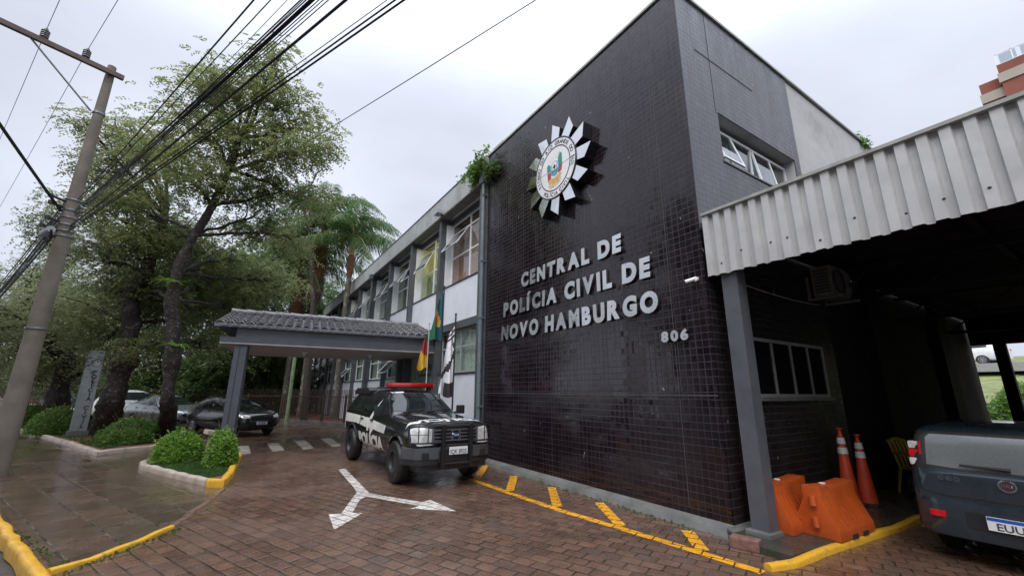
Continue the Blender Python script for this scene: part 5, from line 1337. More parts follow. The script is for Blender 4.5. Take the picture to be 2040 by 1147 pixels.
# ---------------- parked cars under the trees ----------------------------------
def hatch(name, label, paint_, kind, group="cars parked under the trees"):
    if kind == 'hatch':
        st = [(.78, .32, .58, .62, .5, .58, .66, .50, .70, .73), (.70, .24, .72, .78, .55, .74, .78, .6, .82, .85), (.3, .2, .79, .84, .6, .80, .90, .66, .95, .98), (-.25, .2, .80, .845, .62, .80, .96, .68, 1.0, 1.03), (-.45, .2, .80, .845, .62, .80, .97, .68, 1.06, 1.08),
              (-1.15, .2, .80, .845, .62, .79, .98, .60, 1.38, 1.44), (-1.8, .2, .80, .845, .62, .79, 1.0, .60, 1.44, 1.50), (-2.5, .2, .80, .845, .62, .785, 1.02, .58, 1.39, 1.45), (-2.95, .24, .79, .83, .62, .77, 1.03, .56, 1.20, 1.26), (-3.12, .28, .77, .81, .62, .75, 1.0, .58, 1.05, 1.09), (-3.2, .32, .74, .78, .6, .7, .85, .6, .92, .96)]
        wb = 2.49; sidew = ([(-.62, 1.02), (-1.10, 1.33), (-1.25, 1.38), (-1.62, 1.39), (-1.60, 1.03)], [(-1.70, 1.03), (-1.72, 1.39), (-2.3, 1.35), (-2.6, 1.2), (-2.65, 1.07)])
        wz0, wz1, ww0, ww1 = 1.07, 1.40, .66, .55
    elif kind == 'sedan':
        st = [(.86, .32, .58, .62, .5, .58, .64, .50, .68, .71), (.78, .24, .74, .80, .55, .76, .76, .6, .80, .83), (.3, .2, .80, .86, .6, .82, .86, .66, .91, .94), (-.3, .2, .81, .865, .62, .82, .93, .68, .97, 1.0), (-.5, .2, .81, .865, .62, .82, .94, .68, 1.02, 1.04),
              (-1.3, .2, .81, .865, .62, .81, .96, .58, 1.36, 1.42), (-1.9, .2, .81, .865, .62, .81, .98, .58, 1.41, 1.47), (-2.6, .2, .81, .865, .62, .81, .99, .56, 1.34, 1.40), (-3.15, .22, .81, .86, .62, .80, 1.0, .62, 1.10, 1.13), (-3.5, .26, .80, .85, .62, .79, 1.0, .66, 1.05, 1.07), (-3.62, .3, .76, .80, .62, .74, .95, .62, .99, 1.01)]
        wb = 2.6; sidew = ([(-.75, 1.0), (-1.25, 1.30), (-1.4, 1.345), (-1.75, 1.36), (-1.73, 1.02)], [(-1.83, 1.02), (-1.85, 1.36), (-2.4, 1.32), (-2.85, 1.12), (-2.9, 1.05)])
        wz0, wz1, ww0, ww1 = 1.03, 1.37, .68, .54
    else:
        st = [(.86, .36, .60, .66, .6, .62, .80, .54, .86, .89), (.78, .28, .78, .84, .62, .80, .92, .64, .96, .99), (.3, .25, .84, .89, .7, .85, 1.02, .7, 1.06, 1.09), (-.25, .25, .85, .895, .7, .85, 1.07, .7, 1.1, 1.13), (-.4, .25, .85, .895, .7, .85, 1.08, .7, 1.16, 1.18),
              (-1.1, .25, .85, .895, .7, .84, 1.10, .64, 1.55, 1.61), (-1.8, .25, .85, .895, .7, .84, 1.11, .63, 1.62, 1.68), (-2.8, .25, .85, .895, .7, .835, 1.12, .61, 1.59, 1.65), (-3.4, .28, .84, .88, .7, .82, 1.13, .60, 1.45, 1.51), (-3.6, .32, .82, .86, .7, .80, 1.12, .62, 1.18, 1.22), (-3.68, .36, .78, .82, .68, .76, 1.0, .64, 1.05, 1.09)]
        wb = 2.7; sidew = ([(-.6, 1.13), (-1.05, 1.46), (-1.2, 1.53), (-1.75, 1.55), (-1.73, 1.14)], [(-1.83, 1.14), (-1.85, 1.55), (-2.6, 1.53), (-3.0, 1.35), (-3.05, 1.17)])
        wz0, wz1, ww0, ww1 = 1.17, 1.55, .7, .58
    c = Car(name, label, "car", st, paint_, 0, -wb, .35, group)
    c.wheels(0, -wb, .745 if kind != 'suv' else .78, .305 if kind != 'suv' else .34, .2, m_rim, spokes=7)
    c.patch("windscreen", [(-ww0, wz0), (-ww1, wz1), (ww1, wz1), (ww0, wz0), (0, wz0-.02)], 'f', G_, step=.06)
    for ax in ('l', 'R'):
        for w_ in sidew: c.patch("side_window", w_, ax, G_, step=.08)
        c.line("door_seam", [(sidew[0][-1][0]-.04, wz1-.02), (sidew[0][-1][0]-.04, .3)], ax, wd=.012); c.line("door_seam", [(sidew[0][0][0]+.05, wz0-.04), (sidew[0][0][0]+.03, .3)], ax, wd=.012)
    c.patch("rear_window", [(-.6, wz0+.02), (-.5, wz1-.06), (.5, wz1-.06), (.6, wz0+.02)], 'r', G_, step=.08)
    zl = .70 if kind != 'suv' else .86
    for sg in (-1, 1):
        c.patch("headlight", [(sg*.42, zl-.03), (sg*.44, zl+.05), (sg*.62, zl+.10), (sg*.76, zl+.13), (sg*.78, zl+.06), (sg*.66, zl-.03)], 'f', m_lamp_c, off=.008, step=.04)
        c.patch("tail_light", [(sg*.5, zl+.06), (sg*.5, zl+.2), (sg*.74, zl+.22), (sg*.74, zl+.08)], 'r', m_red, off=.008, step=.05)
        c.patch("fog_lamp", [(sg*.5, .36), (sg*.5, .44), (sg*.68, .48), (sg*.7, .38)], 'f', m_plastic, off=.006, step=.05)
    gp = [(-.40, zl-.16), (-.47, zl-.02), (-.40, zl+.02), (.40, zl+.02), (.47, zl-.02), (.40, zl-.16)]
    c.patch("grille_surround", gp, 'f', m_chrome, off=.008, step=.04); c.patch("grille", [(a*.94, zl-.07+(b-zl+.07)*.82) for a, b in gp], 'f', m_plastic, off=.014, step=.04)
    c.patch("lower_intake", [(-.45, .30), (-.5, .40), (.5, .40), (.45, .30)], 'f', m_plastic, off=.006, step=.05)
    c.mirror(sidew[0][0][0]-.12, .84 if kind != 'suv' else .89, wz0-.02, paint_, .12, .18, .13)
    for sg in (-1, 1):
        for xx in (sidew[0][-1][0]+.12, sidew[1][-1][0]+.5): MB().box(xx-.08, sg*.83-.02, .87, xx+.08, sg*.83+.025, .9).build("door_handle", paint_, c.root, bevel=.008)
    for y0, y1 in ((-.5, .05), (0, .5)): 
        a = c.hit((6, y0, wz0+.02), (-1, 0, 0))[0]; b = c.hit((6, y1, wz0+.06), (-1, 0, 0))[0]
        if a is not None and b is not None: MB().tube([a+Vector((.02, 0, 0)), b+Vector((.02, 0, 0))], .008, 5).build("wiper", m_plastic, c.root)
    return c
p_black = paint("gloss_black_paint", (.012, .012, .013), .1, .2); p_grey = paint("silver_grey_paint", (.30, .31, .33), .5, .3); p_white = paint("white_paint", (.68, .69, .70), .0, .3); p_wine = paint("dark_red_paint", (.12, .02, .025), .3, .3); p_dk = paint("dark_car_paint", (.03, .032, .036), .3, .3)
ka = hatch("hatchback", "black hatchback parked behind the porch column with its nose to the crosswalk", p_black, 'hatch')
ka.plate(.83, 0.0, .50, "IZV3E49", 1, True, size=.085, sx=.8)
ka.put(.55, 19.6, R_(-62))
ci = hatch("sedan", "silver-grey sedan parked left of the black hatchback, behind the tree trunk", p_grey, 'sedan'); ci.put(-1.9, 24.3, R_(-60))
su = hatch("parked_suv", "white sport utility car parked left of the silver-grey sedan", p_white, 'suv'); su.put(-3.9, 28.0, R_(-62))
def cp(src, x, y, ang, label):
    r = copy_tree(src.root); r.location = (x, y, 0); r.rotation_euler.z = ang; r['label'] = label; return r
def recolor(root, old, new):
    for o in [q for q in COL.objects]:
        p = o
        while p.parent: p = p.parent
        if p == root and o.type == 'MESH':
            for i, sl in enumerate(o.material_slots):
                if sl.material == old: sl.link = 'OBJECT'; sl.material = new
r = cp(ci, -6.9, 31.2, R_(-60), "dark sedan half hidden by the totem sign"); recolor(r, p_grey, p_dk)
r = cp(su, -9.0, 33.6, R_(-60), "dark red car behind the leftmost tree trunk"); recolor(r, p_white, p_wine)
r = cp(ci, -11.6, 35.6, R_(-60), "dark sedan between the leaning trunk and the concrete pole"); recolor(r, p_grey, p_dk)
r = cp(su, -14.0, 38.6, R_(-60), "dark red car farthest left, near the concrete pole"); recolor(r, p_white, p_wine)
r = cp(ka, -4.98, 12.75, R_(-67), "white car cut by the left edge beside the foot of the pole"); recolor(r, p_black, p_white); r['group'] = "cars in the street"
r = cp(ka, 27.5, 6.4, R_(-150), "dark car seen through the rear opening of the canopy"); recolor(r, p_black, p_dk); r['group'] = "cars beyond the canopy"
r = cp(ci, 29.5, 3.0, R_(-150), "red car seen through the rear opening of the canopy"); recolor(r, p_grey, p_wine); r['group'] = "cars beyond the canopy"
r = cp(su, 44, 11.5, R_(80), "white van on the road beyond the shrubs behind the canopy"); r['group'] = "cars beyond the canopy"; VAN = r
# ================================================================== VEGETATION
def quads_mesh(name, V, mat_, parent=None):
    """V: (Q,4,3) array of leaf quads"""
    Q = len(V); me = bpy.data.meshes.new(name)
    me.vertices.add(Q*4); me.vertices.foreach_set('co', V.astype(np.float32).ravel())
    me.loops.add(Q*4); me.loops.foreach_set('vertex_index', np.arange(Q*4, dtype=np.int32))
    me.polygons.add(Q); me.polygons.foreach_set('loop_start', np.arange(0, Q*4, 4, dtype=np.int32))
    me.update(calc_edges=True); me.validate()
    me.materials.append(mat_)
    o = bpy.data.objects.new(name, me); COL.objects.link(o)
    if parent: o.parent = parent
    return o
def unit(a): return a/np.maximum(np.linalg.norm(a, axis=-1, keepdims=True), 1e-9)
def fronds(rs, P, L, npair, lw, ll, droop=.5, dirs=None):
    """feathery compound leaves: P (N,3) bases"""
    N = len(P)
    D = rs.normal(size=(N, 3)) if dirs is None else dirs+rs.normal(size=(N, 3))*.5
    D[:, 2] = D[:, 2]*.6-.05; D = unit(D)
    Ls = L*rs.uniform(.6, 1.2, (N, 1))
    side = unit(np.cross(D, np.array([0, 0, 1.0])+rs.normal(size=(N, 3))*.25))
    out_ = []
    for k in range(npair):
        t = (k+1)/npair
        C = P+D*Ls*t; C[:, 2] -= (droop*t*t*Ls[:, 0])
        for sg in (-1, 1):
            dr = unit(side*sg+D*.6+rs.normal(size=(N, 3))*.25+np.array([0, 0, -.25]))
            wv = unit(np.cross(dr, rs.normal(size=(N, 3))*.4+np.array([0, 0, 1.0])))
            l_ = ll*rs.uniform(.7, 1.2, (N, 1))*(1.1-.5*t); w_ = lw*rs.uniform(.8, 1.2, (N, 1))
            a = C; tip = C+dr*l_
            m_ = C+dr*l_*.5
            out_.append(np.stack([a, m_-wv*w_*.5, tip, m_+wv*w_*.5], 1))
    return np.concatenate(out_, 0)
def blob_pts(rs, c, r, n, hollow=.35):
    d = unit(rs.normal(size=(n, 3))); q = rs.uniform(hollow**3, 1, (n, 1))**(1/3)
    return np.array(c)+d*q*np.array(r)
m_bark = M("lichened_bark", (.026, .019, .016), .8, var=.6, vs=6, bump=1, bs=9, bd=.06, dirt=((.24, .24, .20), 9, .55, .75))
m_bark2 = M("mottled_palm_trunk", (.09, .08, .065), .8, var=.4, vs=4, bump=.6, bs=14, dirt=((.40, .40, .34), 3.2, .5, .8))
def limb(mb, pts, r0, r1, rn, wob=.08, n=9, seg=8):
    P = bez(*pts, n) if len(pts) == 3 else [Vector(p) for p in pts]
    out_ = []
    for i, p in enumerate(P):
        f = 1 if 0 < i else 0
        out_.append(p+Vector((rn.uniform(-wob, wob), rn.uniform(-wob, wob), rn.uniform(-wob, wob)))*f)
    mb.tube(out_, [(r0+(r1-r0)*(i/(len(P)-1))**.8)*rn.uniform(.93, 1.08) for i in range(len(P))], seg)
    return out_
def tree(name, label, base, trunk, blobs, lm, seed, group=None, fr=(.42, 5, .055, .15), bark=None, r0=.3, rt=.16, flare=1.0, name_c="crown"):
    """trunk: list of points; blobs: (cx,cy,cz,rx,ry,rz,fronds,node) with node = index on the trunk the limb leaves from"""
    rs = np.random.RandomState(seed); rn = random.Random(seed)
    B = Vector(base); t = thing(name, label, "tree", B, 0, group)
    mb = MB(); T = [Vector(p)-B for p in trunk]
    Q = []
    for a, b in zip(T, T[1:]):
        n = max(2, int((b-a).length/.14))
        Q += [a.lerp(b, i/n) for i in range(n)]
    Q.append(T[-1]); m_ = len(Q)
    rr = []
    for i, p in enumerate(Q):
        f = i/(m_-1); r = r0+(rt-r0)*f
        r *= 1+flare*.75*math.exp(-p.z/.35)
        for kz, ka, kw in ((2.7, .42, .32), (1.1, .16, .25), (4.6, .25, .3), (6.0, .2, .25)): r *= 1+ka*math.exp(-((p.z-kz-.3*math.sin(seed))/kw)**2)*(1 if fr[3] < .2 else 0)
        rr.append(r*rn.uniform(.97, 1.04))
    mb.tube(Q, rr, 20)
    for i, v in enumerate(mb.v):
        k = i//20
        if k < m_:
            d = Vector(v)-Q[k]; q = Vector(v)*3.2+Vector((seed, 0, 0))
            s_ = 1+.30*mnoise.noise(Vector((q.x, q.y, q.z*.5)))+.16*mnoise.noise(q*2.6)+.10*mnoise.noise(q*6)
            mb.v[i] = tuple(Q[k]+d*s_)
    V = []
    for bl in blobs:
        c = Vector(bl[:3])-B; node = T[min(bl[7], len(T)-1)] if len(bl) > 7 else T[-1]
        mid = node.lerp(c, .5)+Vector((rn.uniform(-.3, .3), rn.uniform(-.3, .3), rn.uniform(.0, .5)))
        R3 = bl[3:6]; rad = max(R3)
        limb(mb, (node, mid, c), rt*rn.uniform(.5, .7), .04, rn, .05)
        K = max(5, int(rad*rad*3.4)); tips = blob_pts(rs, tuple(c), tuple(x*.85 for x in R3), K, .5)
        for tp in tips:
            tp = Vector(tp); st_ = c.lerp(node, rn.uniform(0, .45)); md = st_.lerp(tp, .5)+Vector((rn.uniform(-.25, .25), rn.uniform(-.25, .25), rn.uniform(0, .3)))
            limb(mb, (st_, md, tp), .035, .009, rn, .03, 5, 5)
        # clumps of fronds round the tips, leaving gaps between them
        per = max(5, int(bl[6]*.9/K))
        for tp in tips:
            off = rs.normal(size=(per, 3))*np.array([.36, .36, .2])*min(1.25, rad*.42+.42)
            P = tp+off
            V.append(fronds(rs, P, fr[0], fr[1], fr[2], fr[3], .55, unit(off+np.array([0, 0, .02]))*.8))
    mb.build("trunk", bark or m_bark, t, smooth=True, fixn=False, angle=60)
    if V: quads_mesh(name_c, np.concatenate(V, 0), lm, t)
    return t
def up(x, y, Y):
    """point at depth y for a place seen at photo position (x, y)"""
    d = _F + _R*(x-1020)/_f - _U*(y-573.5)/_f
    return Vector((0, 0, CAMH)) + d*(Y/d.y)
def U(x, y, Y, rx, rz, n, node=99, ry=None):
    p = up(x, y, Y); k = Y/_f/ (_F.y)            # rough metres per pixel
    return (p.x, p.y, p.z, rx, ry or rx, rz, n, node)
l_aca = leaf_mat("feathery_leaves", (.19, .225, .085), (.12, .16, .06), (.27, .22, .10), .5)
l_aca2 = leaf_mat("grey_green_leaves", (.22, .25, .12), (.155, .19, .085), (.27, .24, .12), .6)
l_dark = leaf_mat("dark_green_leaves", (.10, .16, .055), (.065, .11, .04), (.15, .2, .07), .5)
l_far = leaf_mat("far_leaves", (.12, .15, .085), (.09, .12, .06), (.17, .18, .1), .4)
m2 = lambda x, y, Y: tuple(up(x, y, Y))
# --- tree 3: nearest tall feathery tree (trunk with lichen beside the black car)
Y3 = 17.3
b3 = unproj(333, 872, 0)
tr3 = [tuple(b3), m2(335, 800, Y3), m2(345, 690, Y3), m2(343, 600, Y3), m2(352, 545, Y3), m2(385, 470, Y3), m2(425, 410, Y3), m2(455, 340, Y3-.3), m2(475, 280, Y3-.5)]
bl3 = [U(555, 140, 16, 1.0, .7, 260, 8), U(562, 105, 16, .4, .3, 45, 8), U(480, 190, 16.6, 1.5, 1.0, 560, 8), U(590, 250, 15.5, 1.3, .9, 420, 8), U(600, 300, 15, 1.0, .5, 240, 7), U(505, 300, 17, 1.5, 1.0, 560, 7),
       U(410, 260, 17.5, 1.4, 1.0, 420, 7), U(385, 165, 18, .8, .7, 130, 8), U(440, 340, 16.5, 1.6, 1.0, 640, 6), U(560, 380, 16.5, 1.4, .9, 420, 6), U(330, 330, 18.5, 1.4, 1.0, 420, 6), U(510, 430, 18.2, 1.4, 1.0, 480, 5),
       U(575, 470, 17.5, 1.1, .9, 260, 5), U(430, 560, 20, 1.5, 1.0, 420, 4), U(540, 560, 21, 1.5, .9, 420, 4), U(390, 620, 20.5, 1.3, .8, 320, 3), U(320, 480, 20.5, 1.3, .9, 380, 5), U(300, 590, 21, 1.1, .9, 330, 3), U(400, 570, 20.5, 1.2, .8, 300, 3), U(470, 620, 21, 1.2, .8, 300, 3), U(300, 690, 20, 1.0, .6, 220, 2), U(400, 690, 22, 1.2, .7, 240, 2), U(600, 400, 17, 1.0, .8, 260, 7), U(435, 225, 18.5, 1.2, .8, 220, 7), U(290, 430, 18, 1.3, 1.0, 460, 5), U(395, 510, 20.5, 1.5, .9, 420, 4), U(480, 520, 20.5, 1.3, .8, 300, 4), U(345, 225, 18.5, .9, .6, 90, 7), U(635, 300, 15, .6, .35, 90, 7), U(565, 200, 16, 1.2, .7, 330, 8)]
tree("feathery_tree", "tall feathery tree whose dark lichened trunk stands just left of the black hatchback", tuple(b3), tr3, bl3, l_aca, 31, "street trees in the planters", r0=.22, rt=.10)
# --- tree 2: trunk leaning right behind the totem
Y2 = 20.6
b2_ = unproj(205, 868, 0)
tr2 = [tuple(b2_), m2(222, 800, Y2), m2(245, 720, Y2), m2(262, 650, Y2), m2(256, 590, Y2), m2(290, 545, Y2), m2(310, 480, Y2), m2(330, 430, Y2)]
bl2 = [U(235, 262, 20, .9, .6, 170, 7), U(285, 305, 20.5, 1.3, .9, 380, 7), U(170, 245, 20, .7, .35, 90, 7), U(225, 340, 20, 1.1, .9, 380, 7), U(275, 370, 20.5, 1.5, 1.1, 620, 7), U(215, 420, 20.5, 1.2, 1.0, 460, 6), U(260, 470, 21.6, 1.5, 1.1, 620, 5),
       U(205, 520, 21.8, 1.4, 1.1, 520, 5), U(245, 590, 22, 1.5, 1.0, 560, 4), U(180, 610, 21.5, 1.4, 1.0, 460, 3), U(300, 560, 21.5, 1.6, 1.2, 520, 5), U(330, 640, 22, 1.3, 1.0, 360, 3), U(205, 675, 21.8, 1.1, .7, 300, 3), U(330, 270, 21, 1.0, .7, 150, 7), U(380, 450, 21.5, 1.5, 1.1, 460, 6), U(310, 460, 21, 1.4, 1.2, 460, 6)]
tree("feathery_tree", "feathery tree with a crooked trunk leaning right, standing beside the totem sign", tuple(b2_), tr2, bl2, l_aca2, 22, "street trees in the planters", r0=.36, rt=.14)
# --- tree 1: leaning trunk at the left
Y1 = 25.5
b1_ = unproj(108, 856, 0)
tr1 = [tuple(b1_), m2(115, 790, Y1), m2(135, 720, Y1), m2(105, 690, Y1), m2(70, 650, Y1)]
bl1 = [U(60, 560, 25, 2.0, 1.4, 520, 4), U(20, 620, 26, 2.2, 1.3, 520, 4), U(95, 620, 24, 1.8, 1.2, 480, 4), U(30, 700, 26, 2.0, 1.0, 420, 3), U(100, 700, 25, 1.6, 1.0, 380, 2), U(180, 640, 25.5, 1.8, 1.1, 460, 2), U(-30, 660, 27, 2.2, 1.5, 420, 4), U(60, 760, 27, 1.6, .8, 260, 2), U(170, 730, 26, 1.5, .8, 260, 1)]
tree("feathery_tree", "leftmost feathery tree, its dark trunk leaning between bushes by the pole", tuple(b1_), tr1, bl1, l_aca2, 13, "street trees in the planters", r0=.38, rt=.2)
# --- background trees behind the fence
def bgtree(x, Y, top, wid, label, seed, lm, n=900, base_px=None, name="background_tree", fr=(.6, 4, .12, .28)):
    c = up(x, 700, Y); z1 = up(x, top, Y).z
    rn = random.Random(seed); tr = [(c.x, c.y, 0), (c.x+rn.uniform(-.4, .4), c.y, z1*.3), (c.x+rn.uniform(-.6, .6), c.y+.3, z1*.6)]
    bl = []
    k = 9
    for i in range(k):
        f = i/(k-1); zz = z1*(.17+.76*f); ww = wid*(1-.45*abs(f-.4)*1.6)
        bl.append((c.x+rn.uniform(-.6, .6)*wid*.9, c.y+rn.uniform(-.5, .5)*wid, zz, ww*.72, ww*.7, z1*.11+.3, int(n/k*2), 1 if f < .4 else 2))
    return tree(name, label, tr[0], tr, bl, lm, seed, "trees behind the fence", fr, r0=.22, rt=.12)
bgtree(430, 31, 500, 3.4, "dense dark tree behind the porch's left column", 41, l_dark, 2300)
bgtree(520, 35, 470, 3.6, "dark green tree behind the middle of the porch", 42, l_dark, 2300)
bgtree(350, 34, 480, 3.8, "dark tree behind the fence, between the two nearest trunks", 43, l_dark, 2200)
bgtree(590, 40, 520, 3.4, "dark green tree behind the brown palm skirt", 44, l_dark, 1900)
bgtree(655, 52, 560, 3.4, "dark green tree by the far end of the wing", 49, l_dark, 1500)
bgtree(240, 40, 470, 4.2, "tree behind the fence left of the crooked trunk", 45, l_far, 1900)
bgtree(120, 46, 520, 4.6, "distant tree over the parked cars at the left", 46, l_far, 1800)
bgtree(10, 48, 600, 5.0, "distant tree at the left edge behind the pole", 47, l_far, 1700)
bgtree(75, 42, 400, 2.6, "slim grey-green tree rising left of the pole", 48, l_far, 1500, fr=(.5, 4, .1, .24))
# bare tree
bb_ = up(622, 700, 27); rnb = random.Random(2)
bt = thing("bare_tree", "leafless grey branches rising between the feathery tree and the palm", "tree", (bb_.x, bb_.y, 0))
mb = MB(); O = Vector((bb_.x, bb_.y, 0)); J = [up(x, y, 27)-O for x, y in ((625, 600), (618, 470), (598, 385), (615, 378), (634, 370), (632, 345), (643, 336), (590, 350), (575, 330), (640, 325))]
mb.tube([Vector((0, 0, 0)), J[0], J[1], J[2]], [.2, .16, .11, .07], 8)
for q in ((2, 3, 4), (3, 5, 9), (5, 6), (2, 7, 8), (1, 3)): mb.tube([J[i] for i in q], [.045-.012*i for i in range(len(q))], 6)
mb.build("trunk", m_greyframe if False else M("bare_grey_bark", (.05, .042, .036), .85, var=.3), bt, smooth=True)
# ------------------------------------------------------------------ palms
l_palm = leaf_mat("palm_leaflets", (.07, .14, .04), (.045, .095, .03), (.13, .20, .06), .7)
l_palmy = leaf_mat("yellowing_palm_leaflets", (.30, .33, .05), (.2, .26, .04), (.35, .36, .08), .8)
m_shaft = M("palm_crownshaft", (.24, .20, .07), .5, var=.25, vs=4)
m_dead = M("dead_palm_fibre", (.12, .055, .03), .9, var=.5, vs=6, bump=.8, bs=20)
def palm(label, base, h, seed, nf=15, L=4.2, skirt=0, only=None):
    rs = np.random.RandomState(seed); rn = random.Random(seed)
    t = thing("palm_tree", label, "palm tree", base, 0, "palms behind the porch")
    mb = MB(); mb.tube([(0, 0, 0), (0, 0, .4), (.02, 0, h*.5), (.05, 0, h)], [.26, .19, .165, .14], 14); mb.build("trunk", m_bark2, t, smooth=True)
    mb = MB(); mb.tube([(.05, 0, h-.2), (.05, 0, h+.5), (.06, 0, h+1.3)], [.15, .17, .07], 12); mb.build("crownshaft", m_shaft, t, smooth=True)
    top = Vector((.06, 0, h+1.15)); V = []; st_ = MB(); VY = []
    for i in range(nf):
        az = 2*PI*i*.382*1.0+rn.uniform(-.25, .25); el = R_(84-140*(i/(nf-1))**1.15)+rn.uniform(-.1, .1)
        d = Vector((math.cos(az), math.sin(az), 0)); Lf = L*rn.uniform(.85, 1.1)
        p0 = top; p1 = top+d*Lf*.45*math.cos(el)+Vector((0, 0, Lf*.62*max(math.sin(el), -.15)+.45)); p2 = top+d*Lf*(.6+.35*math.cos(el))+Vector((0, 0, Lf*(.42*math.sin(el)-.28)))
        C = bez(p0, p1, p2, 26); st_.tube(C, [.035*(1-.85*k/26)+.004 for k in range(27)], 5)
        for k in range(2, 27):
            tng = (C[k]-C[k-1]).normalized(); sd = tng.cross(Vector((0, 0, 1))).normalized()
            f = k/26; ll = (.85*math.sin(PI*(f*.8+.15))+.12)
            for sg in (-1, 1):
                for rep in range(3):
                    dr = (sd*sg*.8+tng*.55+Vector((0, 0, rn.uniform(-.65, .25)))).normalized(); b0 = C[k-1].lerp(C[k], rep/3)
                    md = b0+dr*ll*.5; tip = b0+dr*ll+Vector((0, 0, -.45*ll)); wv = tng*.034
                    (VY if (i in (9,) and skirt == 0 and only) else V).append([tuple(b0), tuple(md-wv), tuple(tip), tuple(md+wv)])
    st_.build("frond_stems", m_shaft, t, smooth=True)
    quads_mesh("crown", np.array(V), l_palm, t)
    if VY: quads_mesh("yellow_frond", np.array(VY), l_palmy, t)
    if skirt:
        V = []
        for i in range(2600):
            az = rn.uniform(0, 2*PI); r = rn.uniform(.16, .62); z = h+.1-rn.uniform(0, skirt)*1.0
            b0 = np.array([math.cos(az)*r*.6, math.sin(az)*r*.6, z]); ln = rn.uniform(.4, 1.1)
            tip = b0+np.array([math.cos(az)*.14, math.sin(az)*.14, -ln]); wv = np.array([-math.sin(az), math.cos(az), 0])*.02; md = (b0+tip)/2+np.array([math.cos(az), math.sin(az), 0])*.08
            V.append([b0, md-wv, tip, md+wv])
        quads_mesh("dead_frond_skirt", np.array(V), m_dead, t)
    else:
        MB().lathe([(.15, h-1.5), (.21, h-1.0), (.24, h-.3), (.17, h-.05)], (.05, 0, 0), 14).build("dead_sheath", m_dead, t, smooth=True)
    return t
pb = up(702, 498, 26.5); palm("palm with a mottled trunk and orange crownshaft standing before the wing", (4.85, 26.5, 0), pb.z-.3, 3, 17, 4.3, 0, True)
pc = up(642, 475, 29); palm("palm with a brown skirt of dead fronds behind the porch roof", (pc.x, pc.y, 0), pc.z+.2, 8, 26, 5.0, 4.0)
pc = up(600, 545, 31); palm("palm behind the left end of the porch roof with drooping dark fronds", (pc.x, pc.y, 0), pc.z, 14, 24, 4.8, 3.0)
# thin light green post beyond the porch
gp_ = up(571, 835, 25.5)
tag(MB().tube([(0, 0, 0), (.0, 0, 3.6)], .09, 10).build("post", M("pale_green_post", (.22, .30, .16), .6, var=.3), smooth=True), "slim pale green post behind the fence left of the wing", "post").location = (gp_.x, 25.5, 0)
# ------------------------------------------------------------------ shrubs
l_box = leaf_mat("bright_shrub_leaves", (.17, .31, .035), (.11, .22, .03), (.26, .40, .06), 3)
l_grass = leaf_mat('ground_cover_leaves', (.07, .15, .03), (.05, .10, .025), (.11, .17, .05), 2)
l_box2 = leaf_mat("mid_shrub_leaves", (.12, .22, .04), (.08, .16, .03), (.18, .28, .05), 2.5)
m_twig = M("shrub_twigs", (.05, .035, .025), .9)
def shrub(name, label, c, r, n, lm, seed, leaf=(.07, .042), group="clipped shrubs in the planters", cat="shrub"):
    rs = np.random.RandomState(seed); t = thing(name, label, cat, c, 0, group)
    rn = random.Random(seed); mb = MB()
    for i in range(16):
        a = rn.uniform(0, 2*PI); q = rn.uniform(.2, .9); mb.tube(bez((0, 0, 0), (math.cos(a)*r[0]*q*.3, math.sin(a)*r[1]*q*.3, r[2]*.5), (math.cos(a)*r[0]*q, math.sin(a)*r[1]*q, r[2]*rn.uniform(.7, 1.5)), 5), .008, 4)
    mb.build("stems", m_twig, t)
    d = unit(rs.normal(size=(n, 3))); d[:, 2] = np.abs(d[:, 2])
    # lumpy surface
    k = rs.uniform(-1, 1, (14, 3)); lump = np.zeros(n)
    for q in k: lump += .09*np.exp(-np.sum((d-unit(q))**2, 1)*9)*rs.choice([-1, 1.6])
    q = rs.uniform(.45, 1, n)**.5*(1+lump)
    P = d*q[:, None]*np.array([r[0], r[1], r[2]*1.0]); P[:, 2] = P[:, 2]+r[2]*.12
    P = np.concatenate([P, P*np.array([1, 1, .45])*rs.uniform(.8, 1.02, (n, 1))], 0)[: int(n*1.6)]; m_ = len(P)
    stray = rs.uniform(size=m_) < .05; P[stray] *= rs.uniform(1.03, 1.2, (stray.sum(), 1))
    nd = unit(unit(P)+rs.normal(size=(m_, 3))*.6+np.array([0, 0, .4]))
    s1 = unit(np.cross(nd, rs.normal(size=(m_, 3)))); s2 = np.cross(nd, s1)
    ln = leaf[0]*rs.uniform(.7, 1.3, (m_, 1)); wd = leaf[1]*rs.uniform(.7, 1.2, (m_, 1))
    tipd = unit(nd*.5+s1*.8)
    V = np.stack([P, P+tipd*ln*.5-s2*wd*.5, P+tipd*ln, P+tipd*ln*.5+s2*wd*.5], 1)
    quads_mesh("foliage", V, lm, t); return t
shrub("clipped_shrub", "bright clipped shrub on the left of the corner planter with the yellow kerb", (-.98, 12.75, .05), (.44, .56, .60), 7500, l_box, 1)
shrub("clipped_shrub", "bright clipped shrub on the right of the corner planter, against the yellow kerb", (-.10, 11.6, .05), (.31, .46, .66), 7000, l_box, 2)
shrub("clipped_shrub", "wide low shrub between the two lichened trunks", (-2.75, 18.6, .05), (.72, .75, .66), 6500, l_box2, 3)
shrub("clipped_shrub", "small shrub left of the wide low one, at the foot of the crooked trunk", (-2.6, 17.6, .05), (.55, .5, .42), 4200, l_box2, 33)
shrub("clipped_shrub", "shrub left of the totem sign's base", (-5.5, 22.6, .05), (.75, .8, .85), 5200, l_box2, 4)
shrub("clipped_shrub", "shrub behind the leftmost leaning trunk", (-7.3, 26.8, .05), (.9, .9, .95), 5200, l_box2, 5)
shrub("clipped_shrub", "farthest shrub, beside the concrete pole", (-8.6, 29.5, .05), (1.2, 1.0, .9), 5200, l_box2, 6)
